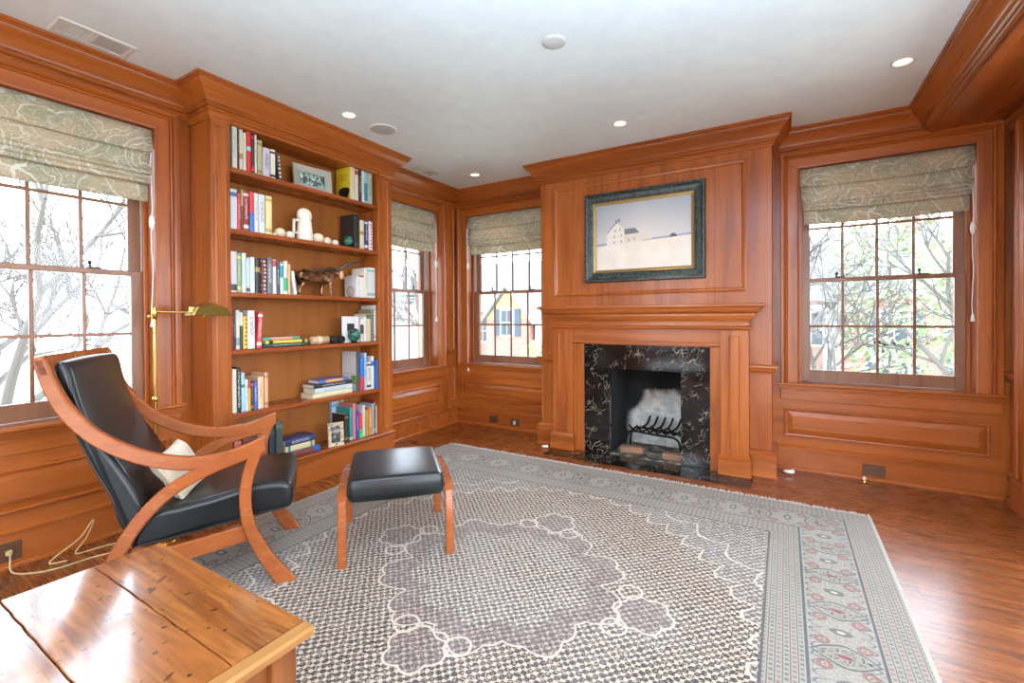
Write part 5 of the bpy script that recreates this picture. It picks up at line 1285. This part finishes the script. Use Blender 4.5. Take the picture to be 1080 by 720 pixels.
for x_ in (-5.2, .6, 3.6): house_window(hB, x_, 0, .8, 1.1, 1.7)
MB().box((-2.4, -1.4, 0), (-1.8, 0, g0 + 1.5)).box((-3.6, -1.5, g0 + 1.5), (-.8, .0, g0 + 1.75)).build('porch', WTR, hB)
MB().box((1.4, 3.4, g0 + 4), (2.3, 4.6, g0 + 7.2)).build('chimney', BK1, hB)
hC = thing('pale_house', 'pale house far beyond the narrow window by the bookcase', 'house', (-30, 26, GZ))
MB().box((-4, -3, 0), (4, 3, g0 + 2.4)).build('wall', WTR, hC); gable('roof', SLA, hC, -4.5, 4.5, -3.5, 3.5, g0 + 2.4, g0 + 5.2)
for x_ in (-2.2, 0, 2.2): house_window(hC, x_, -3, g0 - .3, 1.0, 1.7)

# ------------------------------------------------------------------ unseen uplighter added behind the camera to brighten the ceiling
ul = thing('added_uplighter', 'unseen uplighter added behind the viewpoint to brighten the ceiling', 'lamp', (.62, -.35, 0))
MB().lathe([(.14, .0005), (.145, .012), (.03, .03), (.014, .05), (.013, 1.32), (.02, 1.34)], 28).build('stand', WHT, ul)
MB().lathe([(.03, 1.34), (.10, 1.38), (.16, 1.46), (.165, 1.46), (.105, 1.37), (.03, 1.33)], 28, caps=False).build('bowl', WHT, ul)
ld = bpy.data.lights.new('added_uplight_beam', 'SPOT'); ld.energy = UP_W; ld.color = (.60, .81, 1); ld.spot_size = 2.7; ld.spot_blend = .6; ld.shadow_soft_size = .10
lo = bpy.data.objects.new('added_uplight_beam', ld); COL.objects.link(lo); lo.parent = ul; lo.location = (0, 0, 1.50); lo.rotation_euler = (pi, 0, 0)
# ------------------------------------------------------------------ sky, sun, camera
w = bpy.data.worlds.new('sky'); SC.world = w; w.use_nodes = True; t = w.node_tree; bg = t.nodes['Background']
tc = t.nodes.new('ShaderNodeTexCoord'); sx = t.nodes.new('ShaderNodeSeparateXYZ'); t.links.new(tc.outputs['Generated'], sx.inputs[0])
mr = t.nodes.new('ShaderNodeMapRange'); t.links.new(sx.outputs[2], mr.inputs[0]); mr.inputs[1].default_value = -.05; mr.inputs[2].default_value = .7
mx = t.nodes.new('ShaderNodeMix'); mx.data_type = 'RGBA'; t.links.new(mr.outputs[0], mx.inputs[0])
mx.inputs[6].default_value = (.86, .94, 1.0, 1); mx.inputs[7].default_value = (.62, .80, 1.0, 1)
t.links.new(mx.outputs[2], bg.inputs[0]); bg.inputs[1].default_value = SKY_S

f_, yaw, pitch, roll = 481.06, 0.53856, -0.007916, -0.00561
F = Vector((-sin(yaw) * cos(pitch), cos(yaw) * cos(pitch), sin(pitch))); R0 = Vector((cos(yaw), sin(yaw), 0)); U0 = R0.cross(F)
R = R0 * cos(roll) + U0 * sin(roll); U = R.cross(F)
cam = bpy.data.cameras.new('camera'); co = bpy.data.objects.new('camera', cam); COL.objects.link(co)
co.matrix_world = Matrix(((R.x, U.x, -F.x, 0), (R.y, U.y, -F.y, 0), (R.z, U.z, -F.z, 1.25), (0, 0, 0, 1)))
cam.sensor_width = 36; cam.lens = f_ / 1080 * 36; cam.shift_y = -22.476 / 1080; cam.clip_start = .02; cam.clip_end = 400
SC.camera = co
SC.view_settings.view_transform = 'Standard'; SC.view_settings.look = 'None'; SC.view_settings.gamma = 1.0; SC.view_settings.use_curve_mapping = False
SC.view_settings.exposure = EXPO
SC.cycles.use_denoising = True; SC.cycles.max_bounces = 10; SC.cycles.diffuse_bounces = 6; SC.cycles.transparent_max_bounces = 12
SC.cycles.caustics_reflective = False; SC.cycles.caustics_refractive = False; SC.cycles.sample_clamp_indirect = 6.0
